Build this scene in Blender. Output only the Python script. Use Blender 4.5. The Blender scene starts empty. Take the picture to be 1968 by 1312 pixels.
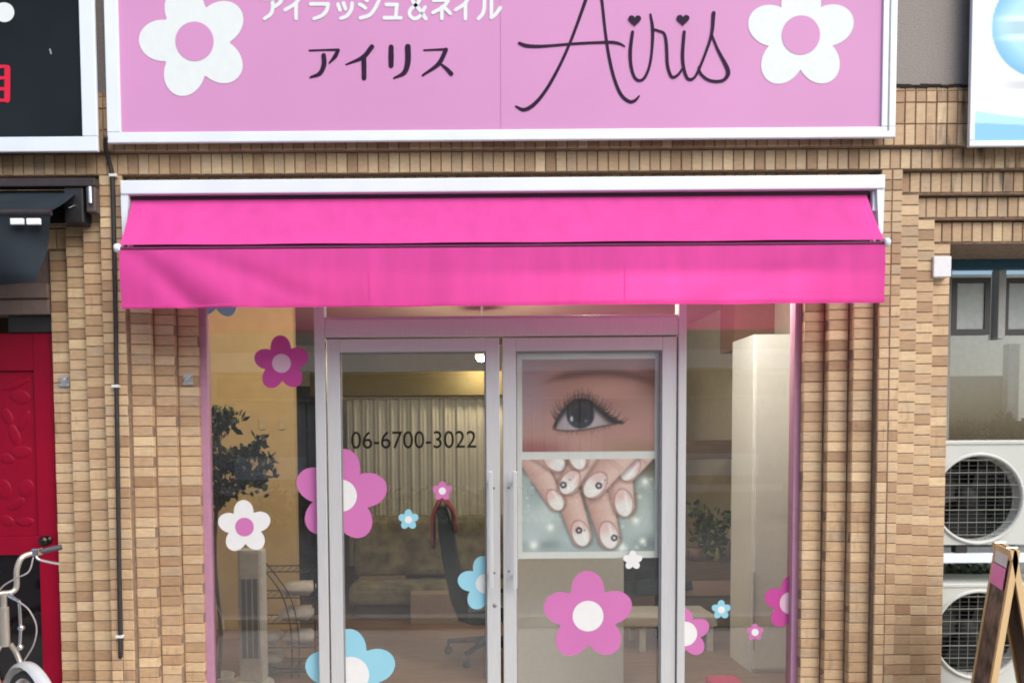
import bpy, bmesh, math, random
import numpy as np
from mathutils import Vector, Matrix, Euler

random.seed(7)
R = math.radians
scene = bpy.context.scene
C = scene.collection

# ------------------------------------------------------------------ camera
W_PX, H_PX, F_PX = 1968.0, 1312.0, 1500.0
PPX, PPY = 870.0, 918.0            # where the lens axis meets the photograph
CAM = Vector((0.0, -3.8, 1.5))
PITCH, ROLL = R(-2.6), R(0.42)
cd = bpy.data.cameras.new('camera')
cam = bpy.data.objects.new('camera', cd); C.objects.link(cam)
cd.sensor_width = 36.0; cd.lens = 36.0 * F_PX / W_PX
cd.shift_x = (W_PX / 2 - PPX) / W_PX; cd.shift_y = (PPY - H_PX / 2) / W_PX
cd.clip_start = 0.05; cd.clip_end = 500
cam.matrix_world = Matrix.Translation(CAM) @ (Matrix.Rotation(R(90) + PITCH, 4, 'X') @ Matrix.Rotation(-ROLL, 4, 'Z'))
scene.camera = cam
CAMROT = cam.matrix_world.to_3x3()

# ------------------------------------------------------------------ sky and sun (bright overcast)
w = bpy.data.worlds.new('World'); scene.world = w; w.use_nodes = True
nt = w.node_tree; nt.nodes.clear()
sky = nt.nodes.new('ShaderNodeTexSky'); sky.sky_type = 'NISHITA'; sky.sun_disc = False
SUN_EL, SUN_AZ = R(44), R(140)
sky.sun_elevation = SUN_EL; sky.sun_rotation = SUN_AZ
sky.air_density = 0.9; sky.dust_density = 3.0; sky.ozone_density = 1.0
bg = nt.nodes.new('ShaderNodeBackground'); bg.inputs['Strength'].default_value = 0.13
wo = nt.nodes.new('ShaderNodeOutputWorld')
nt.links.new(sky.outputs[0], bg.inputs[0]); nt.links.new(bg.outputs[0], wo.inputs[0])
sd = bpy.data.lights.new('sun', 'SUN'); sd.energy = 1.9; sd.angle = R(65); sd.color = (1.0, 0.99, 0.975)
sun = bpy.data.objects.new('sun', sd); C.objects.link(sun)
sdir = Vector((math.sin(SUN_AZ) * math.cos(SUN_EL), math.cos(SUN_AZ) * math.cos(SUN_EL), math.sin(SUN_EL)))
sun.rotation_euler = sdir.to_track_quat('Z', 'Y').to_euler(); sun.location = (0, -6, 9)
vs = scene.view_settings
vs.view_transform = 'Standard'; vs.look = 'None'; vs.gamma = 1.0; vs.use_curve_mapping = False; vs.exposure = 0.68
scene.cycles.max_bounces = 10; scene.cycles.transparent_max_bounces = 16; scene.cycles.diffuse_bounces = 5
scene.cycles.use_denoising = True; scene.cycles.filter_width = 1.9

# ------------------------------------------------------------------ helpers
def U(px, py, Y):
    """world point on the plane y=Y that the photograph shows at pixel (px, py)"""
    d = CAMROT @ Vector(((px - PPX) / F_PX, -(py - PPY) / F_PX, -1.0))
    return CAM + d * ((Y - CAM.y) / d.y)
def UX(px, Y, py=900): return U(px, py, Y).x
def UZ(py, Y, px=965): return U(px, py, Y).z

def lin(c):
    return tuple((v / 255 / 12.92) if v / 255 <= 0.04045 else ((v / 255 + 0.055) / 1.055) ** 2.4 for v in c)

MATS = {}
def mat(name, col, rough=0.6, metal=0.0, var=0.08, scale=30.0, bump=0.0, spec=0.5, detail=4.0, stretch=None, trans=0.0, emit=None):
    if name in MATS: return MATS[name]
    m = bpy.data.materials.new(name); m.use_nodes = True; t = m.node_tree; n = t.nodes; L = t.links
    b = n['Principled BSDF']; out = n['Material Output']
    b.inputs['Roughness'].default_value = rough; b.inputs['Metallic'].default_value = metal
    b.inputs['Specular IOR Level'].default_value = spec
    tc = n.new('ShaderNodeTexCoord'); mp = n.new('ShaderNodeMapping'); L.new(tc.outputs['Object'], mp.inputs[0])
    if stretch: mp.inputs['Scale'].default_value = stretch
    no = n.new('ShaderNodeTexNoise'); no.inputs['Scale'].default_value = scale; no.inputs['Detail'].default_value = detail
    L.new(mp.outputs[0], no.inputs['Vector'])
    ra = n.new('ShaderNodeValToRGB'); ra.color_ramp.elements[0].position = 0.3; ra.color_ramp.elements[1].position = 0.7
    lo = [max(0, c * (1 - var)) for c in col]; hi = [min(1, c * (1 + var)) for c in col]
    ra.color_ramp.elements[0].color = (*lo, 1); ra.color_ramp.elements[1].color = (*hi, 1)
    L.new(no.outputs['Fac'], ra.inputs[0]); L.new(ra.outputs[0], b.inputs['Base Color'])
    if bump:
        bp = n.new('ShaderNodeBump'); bp.inputs['Strength'].default_value = bump; bp.inputs['Distance'].default_value = 0.004
        L.new(no.outputs['Fac'], bp.inputs['Height']); L.new(bp.outputs[0], b.inputs['Normal'])
    if trans:
        tr = n.new('ShaderNodeBsdfTranslucent'); L.new(ra.outputs[0], tr.inputs[0])
        mx = n.new('ShaderNodeMixShader'); mx.inputs[0].default_value = trans
        L.new(b.outputs[0], mx.inputs[1]); L.new(tr.outputs[0], mx.inputs[2]); L.new(mx.outputs[0], out.inputs[0])
    if emit:
        b.inputs['Emission Color'].default_value = (*emit[0], 1); b.inputs['Emission Strength'].default_value = emit[1]
    MATS[name] = m
    return m

def tile_mat(name, island):
    """glazed-clay tile: every tile its own tone, with firing mottle and faint soot"""
    m = bpy.data.materials.new(name); m.use_nodes = True; t = m.node_tree; n = t.nodes; L = t.links
    b = n['Principled BSDF']; b.inputs['Roughness'].default_value = 0.62; b.inputs['Specular IOR Level'].default_value = 0.35
    if island:
        g = n.new('ShaderNodeNewGeometry'); rnd = g.outputs['Random Per Island']
    else:
        g = n.new('ShaderNodeObjectInfo'); rnd = g.outputs['Random']
    ra = n.new('ShaderNodeValToRGB'); e = ra.color_ramp.elements
    tones = [(0.0, (0.36, 0.222, 0.125)), (0.15, (0.435, 0.287, 0.165)), (0.5, (0.52, 0.355, 0.207)), (0.75, (0.57, 0.41, 0.243)), (0.86, (0.44, 0.315, 0.20)), (1.0, (0.67, 0.497, 0.298))]
    while len(e) < len(tones): e.new(0.5)
    for k, (p, c) in enumerate(tones): e[k].position = p; e[k].color = (*c, 1)
    L.new(rnd, ra.inputs[0])
    geo = n.new('ShaderNodeNewGeometry')
    mp = n.new('ShaderNodeMapping'); mp.inputs['Scale'].default_value = (1, 1, 3); L.new(geo.outputs['Position'], mp.inputs[0])
    no = n.new('ShaderNodeTexNoise'); no.inputs['Scale'].default_value = 26; no.inputs['Detail'].default_value = 6; L.new(mp.outputs[0], no.inputs['Vector'])
    n2 = n.new('ShaderNodeTexNoise'); n2.inputs['Scale'].default_value = 1.7; n2.inputs['Detail'].default_value = 3; L.new(geo.outputs['Position'], n2.inputs['Vector'])
    r1 = n.new('ShaderNodeMapRange'); r1.inputs[1].default_value = 0.25; r1.inputs[2].default_value = 0.75; r1.inputs[3].default_value = 0.86; r1.inputs[4].default_value = 1.1; L.new(no.outputs['Fac'], r1.inputs[0])
    r2 = n.new('ShaderNodeMapRange'); r2.inputs[1].default_value = 0.3; r2.inputs[2].default_value = 0.7; r2.inputs[3].default_value = 0.88; r2.inputs[4].default_value = 1.08; L.new(n2.outputs['Fac'], r2.inputs[0])
    mu = n.new('ShaderNodeMath'); mu.operation = 'MULTIPLY'; L.new(r1.outputs[0], mu.inputs[0]); L.new(r2.outputs[0], mu.inputs[1])
    mx = n.new('ShaderNodeVectorMath'); mx.operation = 'SCALE'; L.new(ra.outputs[0], mx.inputs[0]); L.new(mu.outputs[0], mx.inputs['Scale'])
    # soot and water streaks that have run down from the ledge beside the white neighbour sign
    sp = n.new('ShaderNodeSeparateXYZ'); L.new(geo.outputs['Position'], sp.inputs[0])
    m3 = n.new('ShaderNodeMapping'); m3.inputs['Scale'].default_value = (19, 3, 3.2); L.new(geo.outputs['Position'], m3.inputs[0])
    n4 = n.new('ShaderNodeTexNoise'); n4.inputs['Scale'].default_value = 1.0; n4.inputs['Detail'].default_value = 4; L.new(m3.outputs[0], n4.inputs['Vector'])
    def rng_(sock, a, c, d=0.0, e=1.0):
        q = n.new('ShaderNodeMapRange'); q.inputs[1].default_value = a; q.inputs[2].default_value = c; q.inputs[3].default_value = d; q.inputs[4].default_value = e; L.new(sock, q.inputs[0]); return q.outputs[0]
    def mul_(p, q):
        k = n.new('ShaderNodeMath'); k.operation = 'MULTIPLY'; L.new(p, k.inputs[0]); L.new(q, k.inputs[1]); return k.outputs[0]
    st = mul_(mul_(rng_(n4.outputs['Fac'], .53, .64), rng_(sp.outputs['Z'], 2.58, 2.8)), rng_(sp.outputs['X'], 2.22, 2.42))
    m4 = n.new('ShaderNodeTexNoise'); m4.inputs['Scale'].default_value = 2.3; L.new(m3.outputs[0], m4.inputs['Vector'])
    gen = mul_(rng_(m4.outputs['Fac'], .55, .72), rng_(n2.outputs['Fac'], .5, .62, 0, .35))
    mxs = n.new('ShaderNodeMath'); mxs.operation = 'MAXIMUM'; L.new(st, mxs.inputs[0]); L.new(gen, mxs.inputs[1])
    so_ = n.new('ShaderNodeMix'); so_.data_type = 'RGBA'; so_.inputs['B'].default_value = (.045, .036, .026, 1); L.new(rng_(mxs.outputs[0], 0, 1, 0, .85), so_.inputs['Factor']); L.new(mx.outputs[0], so_.inputs['A'])
    L.new(so_.outputs['Result'], b.inputs['Base Color'])
    bp = n.new('ShaderNodeBump'); bp.inputs['Strength'].default_value = 0.25; bp.inputs['Distance'].default_value = 0.003
    L.new(no.outputs['Fac'], bp.inputs['Height']); L.new(bp.outputs[0], b.inputs['Normal'])
    return m

def glass_mat(name, ior=2.4, tint=(0.93, 0.95, 0.93), rough=0.0, veil=.022):
    m = bpy.data.materials.new(name); m.use_nodes = True; t = m.node_tree; n = t.nodes; L = t.links
    n.clear(); out = n.new('ShaderNodeOutputMaterial')
    fr = n.new('ShaderNodeFresnel'); fr.inputs[0].default_value = ior
    tr = n.new('ShaderNodeBsdfTransparent'); tr.inputs[0].default_value = (*tint, 1)
    gl = n.new('ShaderNodeBsdfGlossy'); gl.inputs['Roughness'].default_value = rough
    tc = n.new('ShaderNodeTexCoord'); no = n.new('ShaderNodeTexNoise'); no.inputs['Scale'].default_value = 1.4; no.inputs['Detail'].default_value = 1
    L.new(tc.outputs['Object'], no.inputs['Vector'])
    bp = n.new('ShaderNodeBump'); bp.inputs['Strength'].default_value = 0.05; bp.inputs['Distance'].default_value = 0.02
    L.new(no.outputs['Fac'], bp.inputs['Height']); L.new(bp.outputs[0], gl.inputs['Normal'])
    df = n.new('ShaderNodeBsdfDiffuse'); df.inputs[0].default_value = (.78, .80, .74, 1)  # pale diffuse veil imitating street reflections, mixed into the pane
    n3 = n.new('ShaderNodeTexNoise'); n3.inputs['Scale'].default_value = 3.5; n3.inputs['Detail'].default_value = 5; L.new(tc.outputs['Object'], n3.inputs['Vector'])
    du = n.new('ShaderNodeMapRange'); du.inputs[1].default_value = .3; du.inputs[2].default_value = .7; du.inputs[3].default_value = veil * .6; du.inputs[4].default_value = veil * 1.4; L.new(n3.outputs['Fac'], du.inputs[0])
    m0 = n.new('ShaderNodeMixShader'); L.new(du.outputs[0], m0.inputs[0]); L.new(tr.outputs[0], m0.inputs[1]); L.new(df.outputs[0], m0.inputs[2])
    mx = n.new('ShaderNodeMixShader'); L.new(fr.outputs[0], mx.inputs[0]); L.new(m0.outputs[0], mx.inputs[1]); L.new(gl.outputs[0], mx.inputs[2]); L.new(mx.outputs[0], out.inputs[0])
    return m

def print_mat(name, rough=0.35):
    """flat print: the colours of the printed sheet come from the colour attribute 'ink'"""
    if name in MATS: return MATS[name]
    m = bpy.data.materials.new(name); m.use_nodes = True; n = m.node_tree.nodes; b = n['Principled BSDF']
    a = n.new('ShaderNodeAttribute'); a.attribute_name = 'ink'; m.node_tree.links.new(a.outputs['Color'], b.inputs['Base Color'])
    b.inputs['Roughness'].default_value = rough; MATS[name] = m
    return m

class MB:
    def __init__(s): s.v = []; s.f = []; s.smooth = []
    def add(s, vs, fs, smooth=False):
        o = len(s.v); s.v += [tuple(v) for v in vs]; s.f += [tuple(i + o for i in f) for f in fs]; s.smooth += [smooth] * len(fs); return s
    def box(s, x0, x1, y0, y1, z0, z1, M=None):
        vs = [(x, y, z) for x in (x0, x1) for y in (y0, y1) for z in (z0, z1)]
        if M is not None: vs = [M @ Vector(v) for v in vs]
        return s.add(vs, [(0, 1, 3, 2), (4, 6, 7, 5), (0, 4, 5, 1), (2, 3, 7, 6), (0, 2, 6, 4), (1, 5, 7, 3)])
    def bbox(s, x0, x1, y0, y1, z0, z1, b=0.004, M=None):
        """box with chamfered edges"""
        b = min(b, abs(x1 - x0) * .45, abs(y1 - y0) * .45, abs(z1 - z0) * .45)
        bm = bmesh.new(); bmesh.ops.create_cube(bm, size=1)
        for v in bm.verts: v.co = Vector(((x0 + x1) / 2 + v.co.x * (x1 - x0), (y0 + y1) / 2 + v.co.y * (y1 - y0), (z0 + z1) / 2 + v.co.z * (z1 - z0)))
        bmesh.ops.bevel(bm, geom=bm.edges[:], offset=b, segments=2, affect='EDGES', profile=0.6)
        bm.verts.index_update(); s.bm(bm, M); bm.free(); return s
    def bm(s, bm, M=None, smooth=False):
        bm.verts.index_update()
        return s.add([(M @ v.co) if M is not None else v.co.copy() for v in bm.verts], [tuple(v.index for v in f.verts) for f in bm.faces], smooth)
    def tube(s, pts, r, n=8, cap=True, smooth=True):
        pts = [Vector(p) for p in pts]; rs = r if isinstance(r, (list, tuple)) else [r] * len(pts)
        rings = []; up = None
        for i, p in enumerate(pts):
            d = (pts[min(i + 1, len(pts) - 1)] - pts[max(i - 1, 0)]).normalized()
            if up is None: up = Vector((0, 0, 1)) if abs(d.z) < 0.9 else Vector((0, 1, 0))
            a = d.cross(up).normalized(); up = a.cross(d).normalized()
            rings.append([p + (a * math.cos(2 * math.pi * k / n) + up * math.sin(2 * math.pi * k / n)) * rs[i] for k in range(n)])
        vs = [q for ring in rings for q in ring]
        fs = [(i * n + k, i * n + (k + 1) % n, (i + 1) * n + (k + 1) % n, (i + 1) * n + k) for i in range(len(pts) - 1) for k in range(n)]
        s.add(vs, fs, smooth)
        if cap:
            s.add(rings[0], [tuple(range(n))[::-1]]); s.add(rings[-1], [tuple(range(n))])
        return s
    def lathe(s, prof, n=24, M=None, smooth=True):
        """profile [(r, z)] about the z axis"""
        vs = [Vector((r * math.cos(2 * math.pi * k / n), r * math.sin(2 * math.pi * k / n), z)) for r, z in prof for k in range(n)]
        if M is not None: vs = [M @ v for v in vs]
        return s.add(vs, [(i * n + k, i * n + (k + 1) % n, (i + 1) * n + (k + 1) % n, (i + 1) * n + k) for i in range(len(prof) - 1) for k in range(n)], smooth)
    def fan(s, pts, c):
        n = len(pts); return s.add([c] + list(pts), [(0, i + 1, (i + 1) % n + 1) for i in range(n)])
    def ribbon(s, pts, wd, nrm=Vector((0, -1, 0))):
        """flat brush stroke along pts with a width at each"""
        pts = [Vector(p) for p in pts]; L = []; Rr = []
        for i, p in enumerate(pts):
            d = (pts[min(i + 1, len(pts) - 1)] - pts[max(i - 1, 0)]).normalized(); a = d.cross(nrm).normalized() * wd[i] / 2
            L.append(p + a); Rr.append(p - a)
        n = len(pts)
        s.add(L + Rr, [(i, i + 1, n + i + 1, n + i) for i in range(n - 1)])
        for e, q in ((0, -1), (n - 1, 1)):     # round ends
            d = (pts[e] - pts[e - q]).normalized(); a = d.cross(nrm).normalized(); r = wd[e] / 2
            s.fan([pts[e] + a * r * math.cos(t * math.pi / 6) + d * r * math.sin(t * math.pi / 6) for t in range(7)], pts[e])
        return s
    def build(s, name, m, parent=None, loc=None):
        off = Vector((0, 0, 0)); p = parent
        while p is not None: off += p.location; p = p.parent
        o0 = Vector(loc) if loc is not None else Vector((0, 0, 0))
        me = bpy.data.meshes.new(name); me.from_pydata([Vector(v) - off - o0 for v in s.v], [], s.f)
        me.polygons.foreach_set('use_smooth', s.smooth); me.update()
        bm = bmesh.new(); bm.from_mesh(me); bmesh.ops.recalc_face_normals(bm, faces=bm.faces); bm.to_mesh(me); bm.free()
        me.materials.append(m)
        o = bpy.data.objects.new(name, me); C.objects.link(o); o.parent = parent; o.location = o0
        return o

def empty(name, loc, label, cat, group=None):
    o = bpy.data.objects.new(name, None); C.objects.link(o); o.location = loc; o.empty_display_size = 0.1
    return tag(o, label, cat, group)
def tag(o, label=None, cat=None, group=None, kind=None):
    if label: o['label'] = label
    if cat: o['category'] = cat
    if group: o['group'] = group
    if kind: o['kind'] = kind
    return o
def origin_at(o, p):
    """move an object's origin to p without moving its shape"""
    p = Vector(p); o.data.transform(Matrix.Translation(o.location - p)); o.location = p; return o
def spline(pts, n=6):
    """Catmull-Rom through 2-tuples or 3-tuples"""
    P = [Vector(p) for p in pts]; P = [P[0] * 2 - P[1]] + P + [P[-1] * 2 - P[-2]]; out = []
    for i in range(1, len(P) - 2):
        for k in range(n):
            t = k / n; a, b, c, d = P[i - 1], P[i], P[i + 1], P[i + 2]
            out.append(0.5 * ((2 * b) + (c - a) * t + (2 * a - 5 * b + 4 * c - d) * t * t + (3 * b - a - 3 * c + d) * t ** 3))
    return out + [P[-2]]
def sheet(name, x0, x1, z0, z1, Y, nx, nz, colour, m, parent=None, loc=None):
    """flat printed sheet in the plane y=Y; colour(u,v) in 0..1 (v down) gives sRGB arrays"""
    u, v = np.meshgrid(np.linspace(0, 1, nx), np.linspace(0, 1, nz)); rgb = colour(u, v)
    b = MB(); b.v = [(x0 + (x1 - x0) * uu, Y, z1 + (z0 - z1) * vv) for uu, vv in zip(u.ravel(), v.ravel())]
    b.f = [(j * nx + i, (j + 1) * nx + i, (j + 1) * nx + i + 1, j * nx + i + 1) for j in range(nz - 1) for i in range(nx - 1)]; b.smooth = [False] * len(b.f)
    o = b.build(name, m, parent, loc)
    c = np.clip(rgb.reshape(-1, 3) / 255.0, 0, 1); l = np.where(c <= 0.04045, c / 12.92, ((c + 0.055) / 1.055) ** 2.4)
    at = o.data.color_attributes.new('ink', 'FLOAT_COLOR', 'POINT'); at.data.foreach_set('color', np.c_[l, np.ones(len(l))].ravel().astype(np.float32))
    return o

# ------------------------------------------------------------------ materials
TILE = tile_mat('clay_tile', False); TILE_I = tile_mat('clay_tile_courses', True)
MORTAR = mat('mortar', (0.235, 0.165, 0.115), 0.9, var=0.25, scale=40, bump=0.3)
STUCCO = mat('grey_stucco', (0.265, 0.235, 0.215), 0.9, var=0.16, scale=160, bump=0.7, detail=6)
WHITE_AL = mat('white_painted_aluminium', (0.70, 0.755, 0.80), 0.35, var=0.03, scale=6)
SILVER = mat('anodised_aluminium', (0.545, 0.55, 0.55), 0.38, 0.25, var=0.05, scale=8, stretch=(30, 30, 1))
CHROME = mat('chrome', (0.75, 0.75, 0.76), 0.18, 1.0, var=0.03)
BLACK = mat('black_plastic', (0.018, 0.018, 0.02), 0.45, var=0.2)
RUBBER = mat('black_rubber', (0.022, 0.02, 0.02), 0.7, var=0.2)
GLASS = glass_mat('window_glass')

# ------------------------------------------------------------------ setting: ground
b = MB(); b.add([(-30, -40, 0), (30, -40, 0), (30, 12, 0), (-30, 12, 0)], [(0, 1, 2, 3)])
tag(b.build('road', mat('asphalt', (0.15, 0.15, 0.148), 0.9, var=0.3, scale=90, bump=0.5)), kind='structure')
b = MB(); b.box(-12, 12, -1.9, 6, 0.0, 0.004 + 0.03)
tag(b.build('pavement', mat('paving', (0.42, 0.41, 0.385), 0.85, var=0.15, scale=14, bump=0.2)), kind='structure')
b = MB(); b.bbox(-12, 12, -2.05, -1.902, -0.02, 0.12, 0.012)
tag(b.build('kerb', mat('kerb_concrete', (0.36, 0.35, 0.33), 0.9, var=0.15, scale=40)), kind='structure')

# ------------------------------------------------------------------ tiled facade
TM = {}
def tile_mesh(wd, ht, dp, c=0.0022):
    """clay tile: front face at y=0, chamfered front edge, body running back"""
    k = (round(wd, 4), round(ht, 4), round(dp, 4))
    if k in TM: return TM[k]
    x, z = wd / 2, ht / 2
    vs = [(-x, dp, -z), (x, dp, -z), (x, dp, z), (-x, dp, z), (-x, c, -z), (x, c, -z), (x, c, z), (-x, c, z),
          (-x + c, 0, -z + c), (x - c, 0, -z + c), (x - c, 0, z - c), (-x + c, 0, z - c)]
    fs = [(8, 9, 10, 11), (4, 5, 9, 8), (5, 6, 10, 9), (6, 7, 11, 10), (7, 4, 8, 11), (0, 1, 5, 4), (1, 2, 6, 5), (2, 3, 7, 6), (3, 0, 4, 7)]
    me = bpy.data.meshes.new('tile'); me.from_pydata(vs, [], fs); me.materials.append(TILE); me.update(); TM[k] = me
    return me
def lay_tiles(parent, tiles):
    """tiles: (rank, x, z, Y, width, height, depth); the 300 largest in view become parts, the rest one joined part"""
    tiles.sort(key=lambda t: t[0])
    rest = MB()
    for i, (rank, x, z, Y, wd, ht, dp) in enumerate(tiles):
        me = tile_mesh(wd, ht, dp)
        p = Vector((x + random.gauss(0, .0005), Y + random.gauss(0, .0007), z + random.gauss(0, .0005)))
        e = Euler((random.gauss(0, .006), random.gauss(0, .004), random.gauss(0, .005)))
        if i < 300 and rank < 50:
            o = bpy.data.objects.new('tile', me); C.objects.link(o); o.parent = parent; o.location = p - parent.location; o.rotation_euler = e
        else:
            M = Matrix.Translation(p) @ e.to_matrix().to_4x4()
            rest.add([M @ v.co for v in me.vertices], [tuple(f.vertices) for f in me.polygons])
    if rest.v: rest.build('tile_courses', TILE_I, parent)['kind'] = 'stuff'

Z_LINTEL = 2.79         # underside of the outermost lintel course
S_IN, S_OUT = 0.045, 0.034
XL0, XL1 = -1.687, -1.573          # front face of the pier between the neighbour's door and the shop
XR0, XR1 = 2.065, 2.169
J = 0.005
def pier(name, x0, x1, label, side_left, side_right, hide):
    root = empty(name, ((x0 + x1) / 2, 0.2, 0), label, 'pier')
    core = MB(); tiles = []
    core.box(x0 + .003, x1 - .003, .004, .215, 0, Z_LINTEL)
    rows = int(round(Z_LINTEL / 0.05))
    half = (x1 - x0 - J) / 2
    for r in range(rows):
        z = Z_LINTEL - 0.025 - r * 0.05
        vis = z > 0.28
        for cx in (x0 + half / 2 + J * .25, x1 - half / 2 - J * .25):
            tiles.append((2 + (.5 if z < .45 else 0) if vis else 60, cx, z, 0.0, half - .0025, 0.0458, 0.011))
    for sgn, xe, st, drop in side_left + side_right:
        for k in range(1, 4):
            a, bb = xe + sgn * 0.1 * (k - 1), xe + sgn * 0.1 * k
            ztop = Z_LINTEL - drop * k
            lo, hi = min(a, bb), max(a, bb)
            core.box(lo + (.003 if sgn < 0 else -.012), hi - (.003 if sgn > 0 else -.012), st * k + .004, .215 + .004 * k, 0, ztop)
            for r in range(int(ztop / 0.05) + 1):
                z = ztop - 0.025 - r * 0.05
                if z < 0.03: continue
                hid = (hide and ((sgn > 0) == (hide > 0)) and z > 2.2) or z < .28
                cw = 0.1 - J + (S_IN * 0)
                tiles.append((60 if hid else 1 + (.3 if z < .4 else 0), (lo + hi) / 2, z, st * k, cw, 0.0458, .040 if st == S_IN else .028))
    core.build('mortar_core', MORTAR, root)
    lay_tiles(root, tiles)
    return root
pier('tiled_pier', XL0, XL1, 'stepped tan tile pier with black cable, between red door and pink awning shop', [(-1, XL0, S_OUT, 0.11)], [(1, XL1, S_IN, 0.10)], 1)
pier('tiled_pier', XR0, XR1, 'stepped tan tile pier beside the air conditioners, right of the pink awning', [(-1, XR0, S_IN, 0.10)], [(1, XR1, S_OUT, 0.11)], -1)

# lintel band, upper wall and neighbours' stepped lintels
lint = empty('tiled_lintel', (0.2, 0.2, Z_LINTEL), 'tan soldier-course tile lintel running under the shop signs', 'lintel')
core = MB(); tiles = []
core.box(-4.5, 4.9, .006, .5, Z_LINTEL, 2.8895)
core.box(-4.5, 4.9, -.024, .52, 2.8905, 3.165)
x = -2.62
while x < 3.1:
    vis = -2.35 < x < 2.9
    tiles.append((1 if vis else 60, x, Z_LINTEL + .05, 0.0, 0.0455, 0.095, 0.03))
    tiles.append((2 if vis else 60, x, 2.94, -.03, 0.0455, 0.0955, 0.03))
    if 1.9 < x < 2.75 or x < -1.5:
        v2 = 2.1 < x < 2.62
        tiles.append((1 if v2 else 60, x, 3.04, -.03, 0.0455, 0.0955, 0.03))
        tiles.append((1 if v2 else 60, x, 3.1175, -.03, 0.0455, 0.05, 0.03))
        tiles.append((1 if v2 else 60, x, 3.155, -.027, 0.0455, 0.018, 0.03))
    x += 0.05
# stepped lintels: neighbour on the right (seen), neighbour on the left and the shop (behind awnings)
for xa, xb, st, drop, seen in ((XR1, 4.9, S_OUT, .11, True), (-4.5, XL0, S_OUT, .11, False), (XL1, XR0, S_IN, .10, False)):
    for k in range(1, 4):
        z1 = Z_LINTEL - drop * (k - 1); z0 = Z_LINTEL - drop * k
        a = xa + (.1 * (k - 1) if xa > -4 else 0); bb = xb - (.1 * (k - 1) if xb < 4.5 else 0)
        core.box(a + .001, bb - .001, st * k + .006, .5 + .003 * k, z0 + .002, z1 + .001 - .002 * k)
        x = a + .028
        while x < min(bb, 3.1) - .02:
            if x > -2.7: tiles.append((1 if seen and x < 2.95 else 60, x, (z0 + z1) / 2 + .003, st * k, 0.0455, 0.095, .012))
            x += .05
core.build('mortar_core', MORTAR, lint)
lay_tiles(lint, tiles)
b = MB(); b.box(-4.5, 4.9, -.018, .5, 3.166, 4.6)
tag(b.build('upper_wall', STUCCO), kind='structure')
b = MB(); rr = random.Random(2); xx = 2.05
while xx < 2.62:
    ww = rr.uniform(.02, .06); b.box(xx, xx + ww, -.034, -.012, 3.160 + rr.uniform(-.003, .003), 3.169 + rr.uniform(0, .008)); xx += ww + .0005
o = b.build('sealant_bead', mat('old_sealant', (.03, .025, .022), .9, spec=.1)); o.parent = lint; o.location = -lint.location

# ------------------------------------------------------------------ lettering and flowers
def flower_outline(r_out, rot, n=120):
    """five round petals: distance to the outline in every direction"""
    dist, rp = r_out * 0.60, r_out * 0.40
    out = []
    for i in range(n):
        t = 2 * math.pi * i / n; best = r_out * 0.36
        for k in range(5):
            a = rot + k * 2 * math.pi / 5; dl = t - a; dl = math.atan2(math.sin(dl), math.cos(dl))
            # petal: ellipse long 0.44 along its own axis, 0.36 across
            ea, eb = r_out * 0.44, r_out * 0.365; cx = r_out * 0.565
            ca, sa = math.cos(dl), math.sin(dl)
            A = (ca / ea) ** 2 + (sa / eb) ** 2; B = -2 * cx * ca / ea ** 2; Cc = (cx / ea) ** 2 - 1
            D = B * B - 4 * A * Cc
            if D >= 0:
                q = (-B + math.sqrt(D)) / (2 * A)
                if q > best: best = q
        out.append((t, best))
    return out
def clip_mb(mb, Y, x0=None, x1=None, z0=None, z1=None):
    bm = bmesh.new(); vs_ = [bm.verts.new(v) for v in mb.v]
    for f in mb.f:
        try: bm.faces.new([vs_[i] for i in f])
        except ValueError: pass
    for val, ax, sg in ((x0, 0, -1), (x1, 0, 1), (z0, 2, -1), (z1, 2, 1)):
        if val is None: continue
        co = [0, 0, 0]; no = [0, 0, 0]; co[ax] = val; no[ax] = sg
        bmesh.ops.bisect_plane(bm, geom=bm.verts[:] + bm.edges[:] + bm.faces[:], plane_co=co, plane_no=no, clear_outer=True)
    out = MB(); out.bm(bm); bm.free(); return out
def flower(parent, name, px, py, r_px, rot, Y, m, mc, rc_px, clip=None, sq=(1, 1)):
    c = U(px, py, Y); k = (Y - CAM.y) / F_PX; r = r_px * k
    a = MB(); a.fan([(c.x + q * math.cos(t) * sq[0], Y, c.z + q * math.sin(t) * sq[1]) for t, q in flower_outline(r, R(rot))], (c.x, Y, c.z))
    d = MB(); d.fan([(c.x + rc_px * k * math.cos(t * math.pi / 20) * sq[0], Y - .0012, c.z + rc_px * k * math.sin(t * math.pi / 20) * sq[1]) for t in range(40)], (c.x, Y - .0012, c.z))
    if clip: a = clip_mb(a, Y, *clip); d = clip_mb(d, Y, *clip)
    o = a.build(name, m, parent)
    if d.v: d.build('flower_centre', mc, o)
    return o
def strokes(parent, name, m, lines, Y, pxmap):
    """lines: [(points, widths px)]; one mesh, each stroke 0.3 mm above the last"""
    b = MB(); k = (Y - CAM.y) / F_PX
    for i, (pts, wd) in enumerate(lines):
        ps = spline(pts, 6) if len(pts) > 2 else [Vector(p) for p in pts]
        n = len(ps); ws = np.interp(np.linspace(0, 1, n), np.linspace(0, 1, len(wd)), wd)
        b.ribbon([U(*pxmap(p.x, p.y), Y - .0003 * i) for p in ps], [q * k for q in ws])
    return b.build(name, m, parent)

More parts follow.
